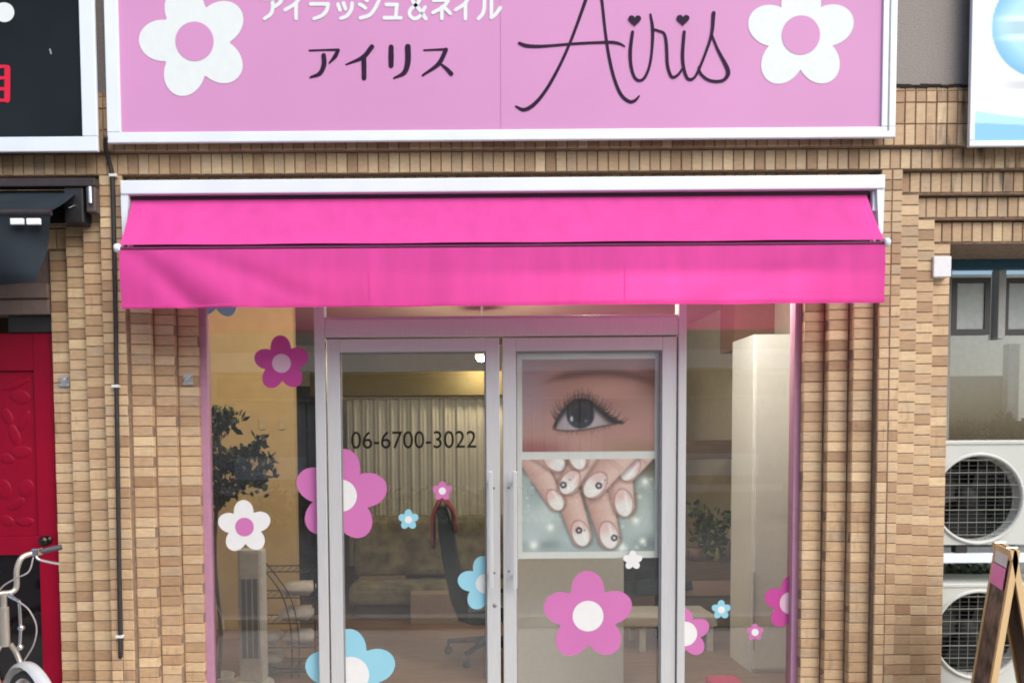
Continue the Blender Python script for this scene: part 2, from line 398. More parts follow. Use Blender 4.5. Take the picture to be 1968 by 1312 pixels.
# ------------------------------------------------------------------ signs
V_PINK = mat('sign_pink', lin((198, 140, 184)), 0.5, var=0.035, scale=1.5, spec=.2)
V_WHITE = mat('sign_white', (0.68, 0.725, 0.72), 0.5, var=0.02, spec=.2)
V_DARK = mat('sign_dark_plum', (0.028, 0.012, 0.036), 0.6, var=0.1, spec=.08)
def sign_box(root, x0, x1, z0, z1, yf, depth, fl, fb, mframe, mpanel, panel=True, fr=None):
    """box sign with a proud mitred frame; fl = stile width, fb = rail width"""
    fr = fr or fl
    b = MB(); b.box(x0 + .03, x1 - .03, yf + .0205, yf + depth, z0 + .03, z1 - .03); b.build('case', mat('case_dark', (.05, .045, .045), .6), root)
    for nm, (a, c, e, f) in {'frame_rail': (x0, x1, z0, z0 + fb), 'frame_rail.001': (x0, x1, z1 - fb, z1), 'frame_stile': (x0, x0 + fl, z0 + fb + .0006, z1 - fb - .0006), 'frame_stile.001': (x1 - fr, x1, z0 + fb + .0006, z1 - fb - .0006)}.items():
        q = MB(); q.bbox(a, c, yf, yf + .02, e, f, .004); q.build(nm.split('.')[0], mframe, root)
    if panel:
        q = MB(); q.box(x0 + fl - .002, x1 - fr + .002, yf + .010, yf + .0205, z0 + fb - .002, z1 - fb + .002); q.build('panel', mpanel, root)
YS = -0.09
sx0, sx1, sz0 = UX(203, YS, 150), UX(1723, YS, 150), UZ(269, YS)
root = empty('shop_sign', ((sx0 + sx1) / 2, -.03, sz0), 'wide pink shop sign with white flowers, katakana and script lettering', 'sign')
sign_box(root, sx0, sx1, sz0, sz0 + .98, YS, .058, UX(229, YS, 150) - sx0, .048, WHITE_AL, V_PINK, fr=sx1 - UX(1696, YS, 150))
YP = YS + .0085
b = MB(); gx = UX(1709, YS, 150); b.box(gx - .004, gx + .004, YS - .0015, YS + .002, sz0 + .03, sz0 + .95); b.build('frame_groove', mat('groove_grey', (0.22, 0.26, 0.27), 0.6), root)
b = MB(); gx = UX(963, YP, 150); b.box(gx - .0012, gx + .0012, YP - .0004, YP + .003, sz0 + .05, sz0 + .93); b.build('panel_seam', mat('seam_pink', lin((187, 132, 176)), .5), root)
flower(root, 'flower_print', 374, 80, 104, 106, YP, V_WHITE, V_PINK, 36)
flower(root, 'flower_print', 1539, 68, 102, 90, YP, V_WHITE, V_PINK, 36)
z2 = lambda x, y: (480 + x / 3.858, y / 3.858)
name_strokes = [
    ([(442, 376), (560, 372), (652, 371)], [3.5, 3.6, 5]), ([(655, 374), (632, 420), (590, 468)], [7, 8, 3]),
    ([(548, 412), (550, 480), (520, 545), (450, 574)], [9, 9.5, 8, 4]),
    ([(905, 348), (840, 425), (715, 480)], [9, 8.5, 3]), ([(845, 425), (847, 500), (848, 580)], [9.5, 9.5, 9]),
    ([(1048, 350), (1048, 420), (1048, 488)], [9.5, 10.5, 9.5]), ([(1172, 348), (1172, 460), (1145, 540), (1070, 580)], [11, 11, 9, 3.5]),
    ([(1292, 374), (1380, 370), (1455, 367)], [3.5, 4, 5]), ([(1455, 370), (1400, 475), (1282, 560)], [8, 8.5, 4]), ([(1420, 478), (1460, 512), (1494, 548)], [4, 7, 8.5])]
for a_, b_ in ((0, 3), (3, 5), (5, 7), (7, 10)): strokes(root, 'katakana_letter', V_DARK, name_strokes[a_:b_], YP, z2)
KANA = {
 'a': [[(.02, .12), (.5, .12), (.97, .12)], [(.95, .12), (.86, .3), (.62, .47)], [(.5, .3), (.5, .55), (.4, .8), (.1, 1)]],
 'i': [[(.85, 0), (.55, .35), (.03, .62)], [(.6, .33), (.6, .6), (.6, 1)]],
 'ra': [[(.12, .05), (.5, .05), (.88, .05)], [(.03, .36), (.5, .36), (.95, .36)], [(.93, .38), (.85, .65), (.6, .87), (.2, 1)]],
 'tsu': [[(.08, .15), (.13, .32), (.2, .5)], [(.42, .08), (.47, .25), (.54, .43)], [(.95, .1), (.88, .5), (.62, .85), (.25, 1)]],
 'shi': [[(.12, .05), (.24, .12), (.38, .22)], [(.0, .38), (.14, .44), (.3, .54)], [(.05, .97), (.5, .85), (.8, .55), (1, .2)]],
 'yu': [[(.12, .2), (.45, .2), (.78, .2)], [(.76, .2), (.72, .6), (.68, .95)], [(0, .97), (.5, .97), (1, .97)]],
 'and': [[(1, 1), (.66, .62), (.3, .3), (.24, .12), (.45, 0), (.64, .14), (.5, .36), (.14, .6), (.08, .83), (.33, 1), (.68, .88), (.96, .5)]],
 'ne': [[(.5, 0), (.5, .08), (.5, .16)], [(.08, .22), (.45, .22), (.86, .22)], [(.85, .24), (.6, .5), (.04, .75)], [(.52, .52), (.52, .75), (.52, 1)], [(.68, .55), (.82, .65), (.97, .78)]],
 'ru': [[(.28, .05), (.28, .5), (.2, .8), (.02, 1)], [(.6, 0), (.6, .5), (.6, .95)], [(.6, .95), (.8, .8), (1, .52)]]}
ls = []
for g, xa, xb, ya in (('a', 95, 245, -30), ('i', 258, 400, -30), ('ra', 448, 590, -30), ('tsu', 645, 765, 15), ('shi', 815, 958, -30), ('yu', 998, 1120, 10), ('and', 1175, 1305, -30), ('ne', 1352, 1490, -35), ('i', 1522, 1650, -30), ('ru', 1692, 1858, -30)):
    ls = []
    for l in KANA[g]: ls.append(([(xa + (xb - xa) * p[0], ya + ((140 if g not in ('tsu', 'yu') else 138) - ya) * p[1]) for p in l], [7.2, 6.6]))
    strokes(root, 'katakana_letter', V_WHITE, ls, YP, z2)
z3 = lambda x, y: (960 + x / 3.858, y / 3.858)
strokes(root, 'script_lettering', V_DARK, [
    ([(695, -150), (640, 0), (580, 170), (510, 350), (420, 540), (330, 690), (250, 780), (180, 815), (122, 790)], [4, 6.5, 6, 5.5, 6, 6.5, 7.5, 7.5, 4]),
    ([(725, -150), (758, 0), (785, 240), (812, 420), (850, 580), (900, 700), (960, 753), (1002, 748), (1035, 714)], [5, 5.5, 5.5, 6, 6, 6.5, 6.5, 6, 3.5]),
    ([(148, 322), (200, 340), (290, 345), (400, 338), (560, 325), (700, 318), (830, 315), (890, 325), (928, 345)], [6, 7, 6, 5, 5, 5, 6, 5, 3]),
    ([(987, 238), (970, 380), (976, 490), (1000, 570), (1035, 598), (1075, 578), (1110, 500), (1130, 380), (1136, 220), (1120, 108)], [6, 7, 6, 5.5, 5.5, 5.5, 5, 5, 6.5, 4]),
    ([(1138, 217), (1180, 230), (1222, 252), (1238, 330), (1246, 480), (1270, 560), (1295, 573), (1330, 550), (1356, 510)], [4, 4.5, 5, 6, 6, 5.5, 5.5, 5, 4]),
    ([(1370, 238), (1358, 400), (1366, 500), (1390, 575), (1420, 590), (1450, 570), (1477, 520), (1530, 390), (1574, 250), (1588, 98)], [6, 6.5, 6, 5.5, 5.5, 5, 5, 5, 6, 7.5]),
    ([(1576, 262), (1620, 370), (1685, 495), (1695, 550), (1662, 594), (1600, 604), (1540, 588), (1492, 545), (1478, 498)], [4, 5, 7.5, 8, 6, 5.5, 5, 5, 4])], YP, z3)
for hx, hy in ((1003, 150), (1361, 146)):
    h = MB(); pts = []
    for i in range(48):
        t = 2 * math.pi * i / 48; X = 16 * math.sin(t) ** 3; Yh = 13 * math.cos(t) - 5 * math.cos(2 * t) - 2 * math.cos(3 * t) - math.cos(4 * t)
        pts.append(U(*z3(hx + X * 3.0, hy - Yh * 2.9), YP - .003))
    h.fan(pts, U(*z3(hx, hy), YP - .003)); h.build('heart_dot', V_DARK, root)

# black neighbour sign
YB = -0.10
bx1, bz0 = UX(184, YB, 150), UZ(291, YB, 100)
SIGN_BLACK = mat('sign_black', (0.014, 0.018, 0.022), 0.5, var=0.2, scale=2, spec=.06)
root = empty('neighbour_sign', (bx1 - 1.2, -.03, bz0), 'black shop sign with white dot and red character in white frame', 'sign')
sign_box(root, bx1 - 2.4, bx1, bz0, bz0 + 1.0, YB, .068, .07, .068, WHITE_AL, SIGN_BLACK)
YQ = YB + .0085
c = U(8, 24, YQ); k = (YQ - CAM.y) / F_PX
b = MB(); b.fan([(c.x + 19 * k * math.cos(t * .2094), YQ, c.z + 18 * k * math.sin(t * .2094)) for t in range(30)], (c.x, YQ, c.z)); b.build('white_dot', V_WHITE, root)
RED_INK = mat('sign_red', lin((206, 40, 66)), 0.5, var=.05, spec=.1)
b = MB(); P = lambda x, y, dy=0: U(x, y, YQ - dy)
b.ribbon([P(14, 131), P(14, 165), P(13.5, 192)], [11 * k] * 3)
for yy in (128, 150, 171, 193): b.ribbon([P(-26, yy, .0006), P(10, yy, .0006)], [6 * k] * 2)
b.ribbon([P(-28, 130), P(-28, 193)], [10 * k] * 2); b.build('red_character', RED_INK, root)
b = MB(); b.ribbon([P(96, 95), P(98, 103)], [3 * k] * 2); b.build('paint_chip', mat('chip', (.25, .27, .3), .6), root)

# white neighbour sign with the blue ball
YW = -0.09
wx0, wz0 = UX(1866, YW, 150), UZ(281, YW, 1900)
root = empty('neighbour_sign', (wx0 + 1.1, -.03, wz0), 'white shop sign with glossy blue ball and blue wave', 'sign')
sign_box(root, wx0, wx0 + 2.2, wz0, wz0 + .98, YW, .058, .024, .026, WHITE_AL, V_WHITE, panel=False)
def wave_ball(u, v):
    px = 1875 + u * 860; py = 270 - (1 - v) * 375
    s = lambda e0, e1, x: np.clip((x - e0) / (e1 - e0), 0, 1)
    c3 = lambda c: np.array(c, float)[None, None, :]
    img = np.ones(u.shape + (3,)) * c3((238, 242, 250))
    def over(a, col):
        nonlocal img
        img = img * (1 - a[..., None]) + (col if isinstance(col, np.ndarray) and col.ndim == 3 else c3(col)) * a[..., None]
    sh = np.exp(-(((px - 1990) / 62) ** 2) ** 2 - (((py - 166) / 9) ** 2) ** 2); over(sh * .85, (190, 194, 198))
    d = np.hypot(px - 2001, py - 58) / 97
    ball = np.ones(u.shape + (3,)) * c3((150, 215, 250))
    rim = s(.62, 1.0, d)[..., None]; ball = ball * (1 - rim) + c3((70, 165, 232)) * rim
    g = np.exp(-((py - 58) / 26.) ** 2)[..., None] * (1 - rim * .8); ball = ball * (1 - g) + c3((176, 224, 240)) * g
    band = (np.abs(py - 60 + (px - 2000) * .03) < 11)[..., None] * s(1915, 1950, px)[..., None]; ball = ball * (1 - band * .8) + c3((146, 190, 205)) * band * .8
    for yy in (43, 79):
        e = np.exp(-((py - yy - (px - 2000) * -.02) / 5.) ** 2)[..., None] * (1 - rim); ball = ball * (1 - e * .8) + c3((225, 246, 255)) * e * .8
    over(s(1.0, .975, d), ball)
    over(s(0, 2, py - (211 + (px - 1875) * .19 - 5e-4 * (px - 1875) ** 2)), (168, 224, 246))
    over(s(0, 2, py - (234 + (px - 1875) * .05)), (112, 190, 240))
    return img * .92
o = sheet('printed_panel', wx0 + .022, wx0 + 2.18, wz0 + .024, wz0 + .957, YW + .010, 260, 150, wave_ball, print_mat('sign_print'), root)

# ------------------------------------------------------------------ pink awning
PINK = mat('pink_awning_cloth', (0.78, 0.082, 0.375), 0.8, var=0.07, scale=4, trans=0.30, spec=.15, stretch=(3, 3, .6))
ft0, ft1 = UX(231, -.05, 360), UX(1701, -.05, 360)
zt1, zt0 = UZ(341, -.05), UZ(368, -.05)
aw = empty('pink_awning', ((ft0 + ft1) / 2, -.03, zt0), 'bright pink fabric awning in a white frame above the glass shopfront', 'awning')
b = MB(); b.bbox(ft0, ft1, -.052, -.006, zt0, zt1, .006); b.build('housing', WHITE_AL, aw)
for sgn, x in ((1, ft0), (-1, ft1)):
    b = MB(); zb = UZ(455, -.03)
    vs_ = [(x, -.046, zt0 - .001), (x + sgn * .036, -.046, zt0 - .001), (x + sgn * .020, -.04, zb), (x, -.04, zb)]
    b.add([(p[0], p[1], p[2]) for p in vs_] + [(p[0], -.006, p[2]) for p in vs_], [(0, 1, 2, 3), (4, 7, 6, 5), (0, 4, 5, 1), (1, 5, 6, 2), (2, 6, 7, 3), (3, 7, 4, 0)])
    b.build('side_bracket', WHITE_AL, aw)
YA0, YA1 = -.012, -.20
ta, tb = UX(254, YA0, 375), UX(1665, YA0, 375); za = zt0 - .012
ga, gb = UX(226, YA1, 475), UX(1703, YA1, 475); zb = UZ(468, YA1)
def cloth(nu, nv, f, name, parent, th=.0016):
    b = MB(); vs_ = [Vector(f(i / nu, j / nv)) for j in range(nv + 1) for i in range(nu + 1)]
    b.add(vs_, [(j * (nu + 1) + i, j * (nu + 1) + i + 1, (j + 1) * (nu + 1) + i + 1, (j + 1) * (nu + 1) + i) for j in range(nv) for i in range(nu)], True)
    return b.build(name, PINK, parent)
def slope(u, v):
    x = (ta + (tb - ta) * u) * (1 - v) + (ga + .01 + (gb - ga - .02) * u) * v
    sag = -.010 * math.sin(math.pi * v) * (1 + .25 * math.sin(9 * u))
    return (x, YA0 + (YA1 - YA0) * v, za + (zb + .006 - za) * v + sag + .0012 * math.sin(31 * u) * v)
b = MB(); b.box(ft0 + .037, ft1 - .037, -.0045, -.002, UZ(520, 0), zt0 - .001); b.build('shade_plate', mat('shade_plate_dark', (.03, .022, .025), .7, spec=.1), aw)  # dark sheet added as painted shade behind the cloth and at its sides
def g2(x, s): return math.exp(-(x / s) ** 2)
def valance(u, v):
    x = ga + .012 + (gb - ga - .022) * u + .004 * (v * (u < .5) - v * (u > .5))
    # a few long diagonal drapes running from the upper corners, and shallow waves along the hem
    y = 0
    y += .016 * g2(u - .02 - .075 * v, .020) * v ** .5 - .012 * g2(u - .055 - .10 * v, .03) * v ** .6
    y += .010 * g2(u - .10 - .16 * v, .035) * math.sin(math.pi * min(1, v * .9))
    y += .012 * g2(u - .97 + .20 * v, .05) * v ** .7 - .007 * g2(u - .86 + .14 * v, .05) * v
    y += .0035 * v * math.sin(14 * u + 1.1 + 1.3 * v) + .004 * v * math.sin(33 * u + 2.0 * v) + .0025 * v * math.sin(71 * u)
    y += .006 * g2(u - .53 - .05 * v, .03) * v
    y *= 1.0
    z = (zb - .020) - v * (.262 + .0008 * math.sin(5 * u + .5) + .0006 * math.sin(40 * u))
    return (x, YA1 - .012 + y - .008 * math.sin(math.pi * v), z)
cloth(60, 10, slope, 'canopy', aw)
cloth(220, 24, valance, 'valance', aw)
for fn, nm, v0, v1 in ((slope, 'canopy_seam', .02, .99), (valance, 'valance_seam', .02, .99)):
    for us in (.325, .66):
        b = MB(); b.ribbon([Vector(fn(us, v0 + (v1 - v0) * t / 12)) + Vector((0, -.0006, .0005 if fn is slope else 0)) for t in range(13)], [.007] * 13); b.build(nm, PINK, aw)
b = MB(); b.ribbon([Vector(valance(t / 150, .955)) + Vector((0, -.0016, 0)) for t in range(151)], [.014] * 151); b.build('hem', PINK, aw)
b = MB(); b.tube([(ga, YA1, zb - .012), (gb, YA1, zb - .012)], .0085, 12); b.build('front_bar', mat('bar_mauve', (0.13, 0.03, 0.08), 0.7, spec=.1), aw)
for x in (ga, gb):
    b = MB(); b.lathe([(0, -.012), (.018, -.012), (.02, -.006), (.02, .008), (.015, .014), (0, .014)], 16, Matrix.Translation((x, YA1, zb - .008)) @ Matrix.Rotation(R(90), 4, 'Y')); b.build('bar_cap', WHITE_AL, aw)
b = MB(); b.tube([(ta - .01, YA0 + .004, za + .004), (tb + .01, YA0 + .004, za + .004)], .014, 10); b.build('roller', mat('roller_dark', (.03, .02, .025), .6), aw)
for x in (ta - .035, tb + .035):
    b = MB(); b.bbox(x - .014, x + .014, -.03, -.004, za - .085, za + .01, .003); b.build('arm_mount', WHITE_AL, aw)
for x, s in ((ta + .02, 1), (tb - .02, -1)):
    b = MB(); b.tube([(x, -.0, za - .10), (x + s * .02, YA1 + .03, zb - .012)], .010, 8); b.build('folding_arm', WHITE_AL, aw)

# ------------------------------------------------------------------ glass shopfront
YF = 0.17
def fx(px): return UX(px, YF, 950)
zf0 = 0.09
zfT = 2.50
z_tr1, z_tr0 = UZ(606, YF), UZ(646, YF)
sf = empty('shopfront_frame', (fx(965), YF + .03, zf0), 'silver aluminium shopfront frame with two side windows and transom', 'shopfront')
def bar(name, x0, x1, z0, z1, y0=YF, y1=YF + .06, parent=sf, m=SILVER, bev=.003):
    b = MB(); b.bbox(x0, x1, y0, y1, z0, z1, bev); return b.build(name, m, parent)
xA, xB = -1.276, fx(403); xC, xD = fx(609), fx(628.5); xE, xF = fx(1302), fx(1317); xG, xH = fx(1524), 1.7745
MAUVE = mat('mauve_trim', lin((168, 124, 148)), .45, var=.06)
bar('jamb', xA, xB, zf0, zfT, m=MAUVE); bar('jamb', xG, xH, zf0, zfT, m=MAUVE)
bar('mullion', xC, xD, zf0, zfT, YF - .008); bar('mullion', xE, xF, zf0, zfT, YF - .008)
bar('transom', xD + .0005, xE - .0005, z_tr0, z_tr1 - .014, YF - .004)
bar('transom_lip', xD + .0005, xE - .0005, z_tr1 - .0135, z_tr1, YF + .006, YF + .055)
for a, c in ((xB, xC), (xD, xE), (xF, xG)): bar('head', a + .0005, c - .0005, zfT - .06, zfT)
for a, c in ((xB, xC), (xF, xG)): bar('sill', a + .0005, c - .0005, zf0, zf0 + .07)
YG = YF + .032
def pane(parent, x0, x1, z0, z1, name='glass_pane'):
    b = MB(); b.add([(x0, YG, z0), (x1, YG, z0), (x1, YG, z1), (x0, YG, z1)], [(0, 1, 2, 3)]); return b.build(name, GLASS, parent)
p_left = pane(sf, xB + .001, xC - .001, zf0 + .07, zfT - .06)
p_right = pane(sf, xF + .001, xG - .001, zf0 + .07, zfT - .06)
pane(sf, xD + .001, xE - .001, z_tr1, zfT - .06)
b = MB(); b.box(-1.4, 1.9, YF + .005, YF + .055, 2.5005, 2.9); tag(b.build('shop_header', mat('header_board', (.35, .33, .3), .8)), kind='structure')

V = {'pink': mat('vinyl_pink', lin((190, 108, 165)), .4, var=.04, scale=4), 'magenta': mat('vinyl_magenta', lin((182, 66, 142)), .35, var=.05, scale=4),
     'blue': mat('vinyl_light_blue', lin((136, 190, 206)), .4, var=.04, scale=4), 'white': mat('vinyl_white', (.68, .68, .67), .4, var=.02),
     'blush': mat('vinyl_blush', lin((206, 176, 192)), .35, var=.03)}
YV = YG - .0025
def door(name, x0, x1, label, hinge_left):
    root = empty(name, ((x0 + x1) / 2, YF + .03, zf0), label, 'door')
    z1 = UZ(649, YF); zr = UZ(674.5, YF)
    s0, s1 = (UX(654.5, YF) - fx(631), fx(961) - fx(935)) if hinge_left else (fx(992) - fx(967), fx(1300) - fx(1272))
    bar('stile', x0, x0 + s0, zf0 + .012, z1, YF + .004, YF + .05, root); bar('stile', x1 - s1, x1, zf0 + .012, z1, YF + .004, YF + .05, root)
    bar('top_rail', x0 + s0 + .0005, x1 - s1 - .0005, zr, z1 - .0005, YF + .005, YF + .049, root)
    bar('bottom_rail', x0 + s0 + .0005, x1 - s1 - .0005, zf0 + .012, zf0 + .13, YF + .005, YF + .049, root)
    for a, c, e, f in ((x0 + s0, x0 + s0 + .008, zf0 + .13, zr), (x1 - s1 - .008, x1 - s1, zf0 + .13, zr), (x0 + s0 + .0085, x1 - s1 - .0085, zr - .008, zr - .0005)):
        bar('glazing_bead', a, c, e, f, YF + .012, YF + .03, root, mat('bead_grey', (.20, .20, .21), .5), .001)
    pane(root, x0 + s0, x1 - s1, zf0 + .13, zr)
    # pull handle on the meeting stile: flat bar on two stand-offs
    hx = fx(942) if hinge_left else fx(988)
    h = MB(); za_, zb_ = UZ(905, YF - .04), UZ(1130, YF - .04)
    h.bbox(hx - .011, hx + .011, YF - .047, YF - .037, zb_, za_, .004); hb = h.build('handle', SILVER, root)
    for zz in (za_ - .06, zb_ + .06):
        q = MB(); q.tube([(hx, YF - .037, zz), (hx, YF + .004, zz)], .007, 10); q.build('stand_off', CHROME, hb)
    kx = fx(950) if hinge_left else fx(978)
    for py in ((937, 1100, 1163) if hinge_left else (937, 1097)):
        q = MB(); rr = .011 if py == 1163 else .006
        q.lathe([(0, 0), (rr * .6, 0), (rr, .002), (rr, .006)], 14, Matrix.Translation((kx, YF + .0, UZ(py, YF))) @ Matrix.Rotation(R(-90), 4, 'X'))
        q.build('lock_cylinder' if py == 1163 else 'screw_cap', mat('dull_zinc', (.28, .27, .28), .4, .6), root)
    return root, x0 + s0 + .008, x1 - s1 - .008
dl, dl0, dl1 = door('glass_door', fx(631.5), fx(961), 'left leaf of the double glass door, with phone number lettering', True)
dr, dr0, dr1 = door('glass_door', fx(967), fx(1300), 'right leaf of the double glass door, holding the eye poster', False)
lw = (xB + .002, xC - .002); rw = (xF + .002, xG - .002)
# flower stickers on the glass
flower(sf, 'flower_sticker', 541, 698, 53, 92, YV, V['magenta'], V['blush'], 18, (*lw, None, None))
flower(sf, 'flower_sticker', 470, 1012, 52, 92, YV, V['white'], V['pink'], 18, (*lw, None, None))
flower(sf, 'flower_sticker', 418, 560, 52, 85, YV, V['blue'], V['white'], 18, (*lw, None, None))
flower(sf, 'flower_sticker', 655, 952, 90, 84, YV, V['pink'], V['white'], 31, (*lw, None, None))
flower(dl, 'flower_sticker', 655, 952, 90, 84, YV, V['pink'], V['white'], 31, (dl0, dl1, None, None))
flower(sf, 'flower_sticker', 674, 1296, 90, 92, YV, V['blue'], V['white'], 36, (*lw, None, None))
flower(dl, 'flower_sticker', 674, 1296, 90, 92, YV, V['blue'], V['white'], 36, (dl0, dl1, None, None))
flower(dl, 'flower_sticker', 850, 943, 19, 90, YV, V['pink'], V['white'], 7)
flower(dl, 'flower_sticker', 785, 998, 20, 90, YV, V['blue'], V['white'], 7)
flower(dl, 'flower_sticker', 933, 1121, 54, 98, YV, V['blue'], V['white'], 19, (dl0, dl1 + .008, None, None))
flower(dr, 'flower_sticker', 1130, 1183, 88, 91, YV, V['pink'], V['white'], 30)
flower(dr, 'flower_sticker', 1216, 1076, 19, 90, YV, V['white'], V['white'], 6)
flower(sf, 'flower_sticker', 1316, 1217, 50, 95, YV, V['pink'], V['white'], 24, (*rw, None, None))
flower(sf, 'flower_sticker', 1386, 1171, 19, 90, YV, V['blue'], V['white'], 7)
flower(sf, 'flower_sticker', 1451, 1214, 17, 90, YV, V['pink'], V['white'], 7)
flower(sf, 'flower_sticker', 1520, 1158, 53, 90, YV, V['magenta'], V['blush'], 22, (*rw, None, None))
# phone number
fc = bpy.data.curves.new('number', 'FONT'); fc.body = '06-6700-3022'; fc.size = 1.0; fc.extrude = 0.0; fc.offset = 0.001
to = bpy.data.objects.new('number', fc); C.objects.link(to)
bpy.context.view_layer.update()
me = bpy.data.meshes.new_from_object(to.evaluated_get(bpy.context.evaluated_depsgraph_get())); bpy.data.objects.remove(to); bpy.data.curves.remove(fc)
xs = [v.co.x for v in me.vertices]; ys = [v.co.y for v in me.vertices]
pa, pb = U(675, 862, YV), U(915, 829, YV)
mb = MB(); mb.add([(pa.x + (v.co.x - min(xs)) / (max(xs) - min(xs)) * (pb.x - pa.x), YV, pa.z + (v.co.y - min(ys)) / (max(ys) - min(ys)) * (UZ(828, YV, 800) - UZ(861, YV, 800))) for v in me.vertices], [tuple(f.vertices) for f in me.polygons])
mb.build('phone_number_lettering', mat('vinyl_black', (.014, .015, .012), .6, spec=.05), dl)

# ------------------------------------------------------------------ poster behind the right door leaf
YPO = YG + .012
po = empty('poster', U(1130, 1074, YPO), 'white framed poster of an eye and decorated nails behind the door glass', 'poster')
q0, q1 = U(994, 1073, YPO), U(1268, 678, YPO)
b = MB(); b.box(q0.x, q1.x, YPO, YPO + .006, q0.z, q1.z); b.build('backing', mat('poster_white', (.74, .75, .72), .4, var=.02), po)
rng = np.random.RandomState(3)
def lerp(a, b, t): return a * (1 - t[..., None]) + np.array(b, float)[None, None, :] * t[..., None]
def S(e0, e1, x): 
    t = np.clip((x - e0) / (e1 - e0), 0, 1); return t * t * (3 - 2 * t)
def seg(px, py, a, b_):
    ax, ay = a; bx, by = b_; t = np.clip(((px - ax) * (bx - ax) + (py - ay) * (by - ay)) / ((bx - ax) ** 2 + (by - ay) ** 2), 0, 1)
    return np.hypot(px - ax - t * (bx - ax), py - ay - t * (by - ay)), t
def smooth(img, n):
    """printed photograph softness"""
    for _ in range(n):
        p = np.pad(img, ((1, 1), (1, 1), (0, 0)), 'edge')
        img = (p[:-2, 1:-1] + p[2:, 1:-1] + p[1:-1, :-2] + p[1:-1, 2:] + 4 * p[1:-1, 1:-1]) / 8
    return img
def eye_print(u, v):
    px = 1004 + u * 255; py = 688 + v * 180; rg = np.random.RandomState(4)
    img = np.ones(u.shape + (3,)) * np.array((184, 140, 130.))
    img = lerp(img, (170, 150, 160), S(1085, 1010, px) * S(850, 760, py) * .8)                     # cool cheek side
    img = lerp(img, (204, 162, 146), np.exp(-((px - 1165) / 55) ** 2 - ((py - 748) / 22) ** 2) * .75)  # brow bone
    img = lerp(img, (200, 160, 150), np.exp(-((px - 1090) / 60) ** 2 - ((py - 850) / 16) ** 2) * .5)
    img = lerp(img, (138, 92, 82), np.exp(-((px - 1128) / 62) ** 2 - ((py - 778) / 15) ** 2) * .5)     # socket shade
    brow = 741 - 28 * np.clip(1 - ((px - 1150) / 125) ** 2, -1, 1)
    img = lerp(img, (98, 70, 66), np.exp(-((py - brow) / (5 + 4 * S(1040, 1110, px))) ** 2) * S(1028, 1090, px) * .68)
    img = lerp(img, (112, 72, 62), S(1210, 1262, px) * S(800, 700, py) * .85)
    img = lerp(img, (164, 146, 140), S(718, 698, py) * .6)  # grey reflection off the door glass, painted into the print's top
    img = lerp(img, (146, 78, 80), S(832, 864, py) * S(1125, 1030, px) * .75); img = lerp(img, (148, 120, 86), S(835, 866, py) * S(1120, 1230, px) * .6)  # reddish and olive glass reflections painted along the lower edge
    xs_ = np.array([1064, 1072, 1082, 1094, 1106, 1118, 1132, 1148, 1164, 1184.]); up = np.array([822, 806, 791, 779, 772, 769, 773, 784, 798, 813.]); lo = np.array([823, 825, 826, 826.5, 826, 825, 823, 820, 817, 814.])
    U_ = np.interp(px, xs_, up); Lo = np.interp(px, xs_, lo); inx = S(1060, 1068, px) * S(1190, 1180, px)
    img = lerp(img, (120, 82, 76), np.exp(-((py - U_ + 13) / 2.6) ** 2) * S(1070, 1090, px) * S(1180, 1150, px) * .6)
    img = lerp(img, (92, 62, 58), S(-14, -2, py - U_) * S(2, -2, py - U_) * inx * .55)
    ins = S(-1, 1.5, py - U_) * S(-1, 1.5, Lo - py) * S(1064, 1068, px) * S(1184, 1176, px)
    scl = np.ones_like(img) * np.array((190, 182, 186.))
    scl = lerp(scl, (150, 128, 126), np.clip(np.abs(px - 1120) / 58, 0, 1) ** 2 * .8)
    d = np.hypot(px - 1116, (py - 796)) * .95
    scl = lerp(scl, (38, 41, 50), S(28, 23, d)); scl = lerp(scl, (54, 60, 72), np.exp(-((d - 18) / 4) ** 2) * S(800, 818, py) * .6); scl = lerp(scl, (15, 16, 22), S(17, 12, d))
    scl = lerp(scl, (206, 212, 222), S(5, 2.5, np.hypot((px - 1099) * 1.3, (py - 804) * .7))); scl = lerp(scl, (130, 140, 156), S(5, 2, np.hypot(px - 1126, (py - 808) * 1.3)) * .7)
    scl = lerp(scl, (40, 32, 36), S(17, 0, py - U_) * .85)
    img = img * (1 - ins[..., None]) + scl * ins[..., None]
    img = lerp(img, (30, 22, 24), S(7, 1.5, np.abs(py - U_ + 1.5)) * inx); img = lerp(img, (84, 54, 54), S(3.2, .5, np.abs(py - Lo - 1)) * inx * .7)
    img = lerp(img, (40, 28, 30), S(6, 1, seg(px, py, (1172, 806), (1194, 812))[0]) * .7)
    lash = np.zeros_like(px)
    for x in np.linspace(1070, 1184, 46):
        x = x + rg.uniform(-1.5, 1.5); y0 = np.interp(x, xs_, up) - 1; a = (x - 1112) / 60; ln = (25 - 8 * abs(a)) * rg.uniform(.6, 1.1)
        ex, ey = x + a * 20 + rg.uniform(-5, 5), y0 - ln * math.cos(min(1.2, abs(a)) * .85); mx, my = (x + ex) / 2 + a * 3, (y0 + ey) / 2 + 4
        for s_, e_, al in (((x, y0), (mx, my), .85), ((mx, my), (ex, ey), .5)):
            dd, t = seg(px, py, s_, e_); lash = np.maximum(lash, S(1.7, .2, dd) * al * (1 - .5 * t if al < .6 else 1))
    for x in np.linspace(1076, 1170, 22):
        y0 = np.interp(x, xs_, lo) + 1; a = (x - 1116) / 60; dd, t = seg(px, py, (x, y0), (x + a * 6 + rg.uniform(-2, 2), y0 + rg.uniform(5, 9))); lash = np.maximum(lash, S(1.3, .2, dd) * .3)
    img = lerp(img, (34, 24, 26), lash)
    return smooth(img + rg.normal(0, 3, u.shape)[..., None], 2)
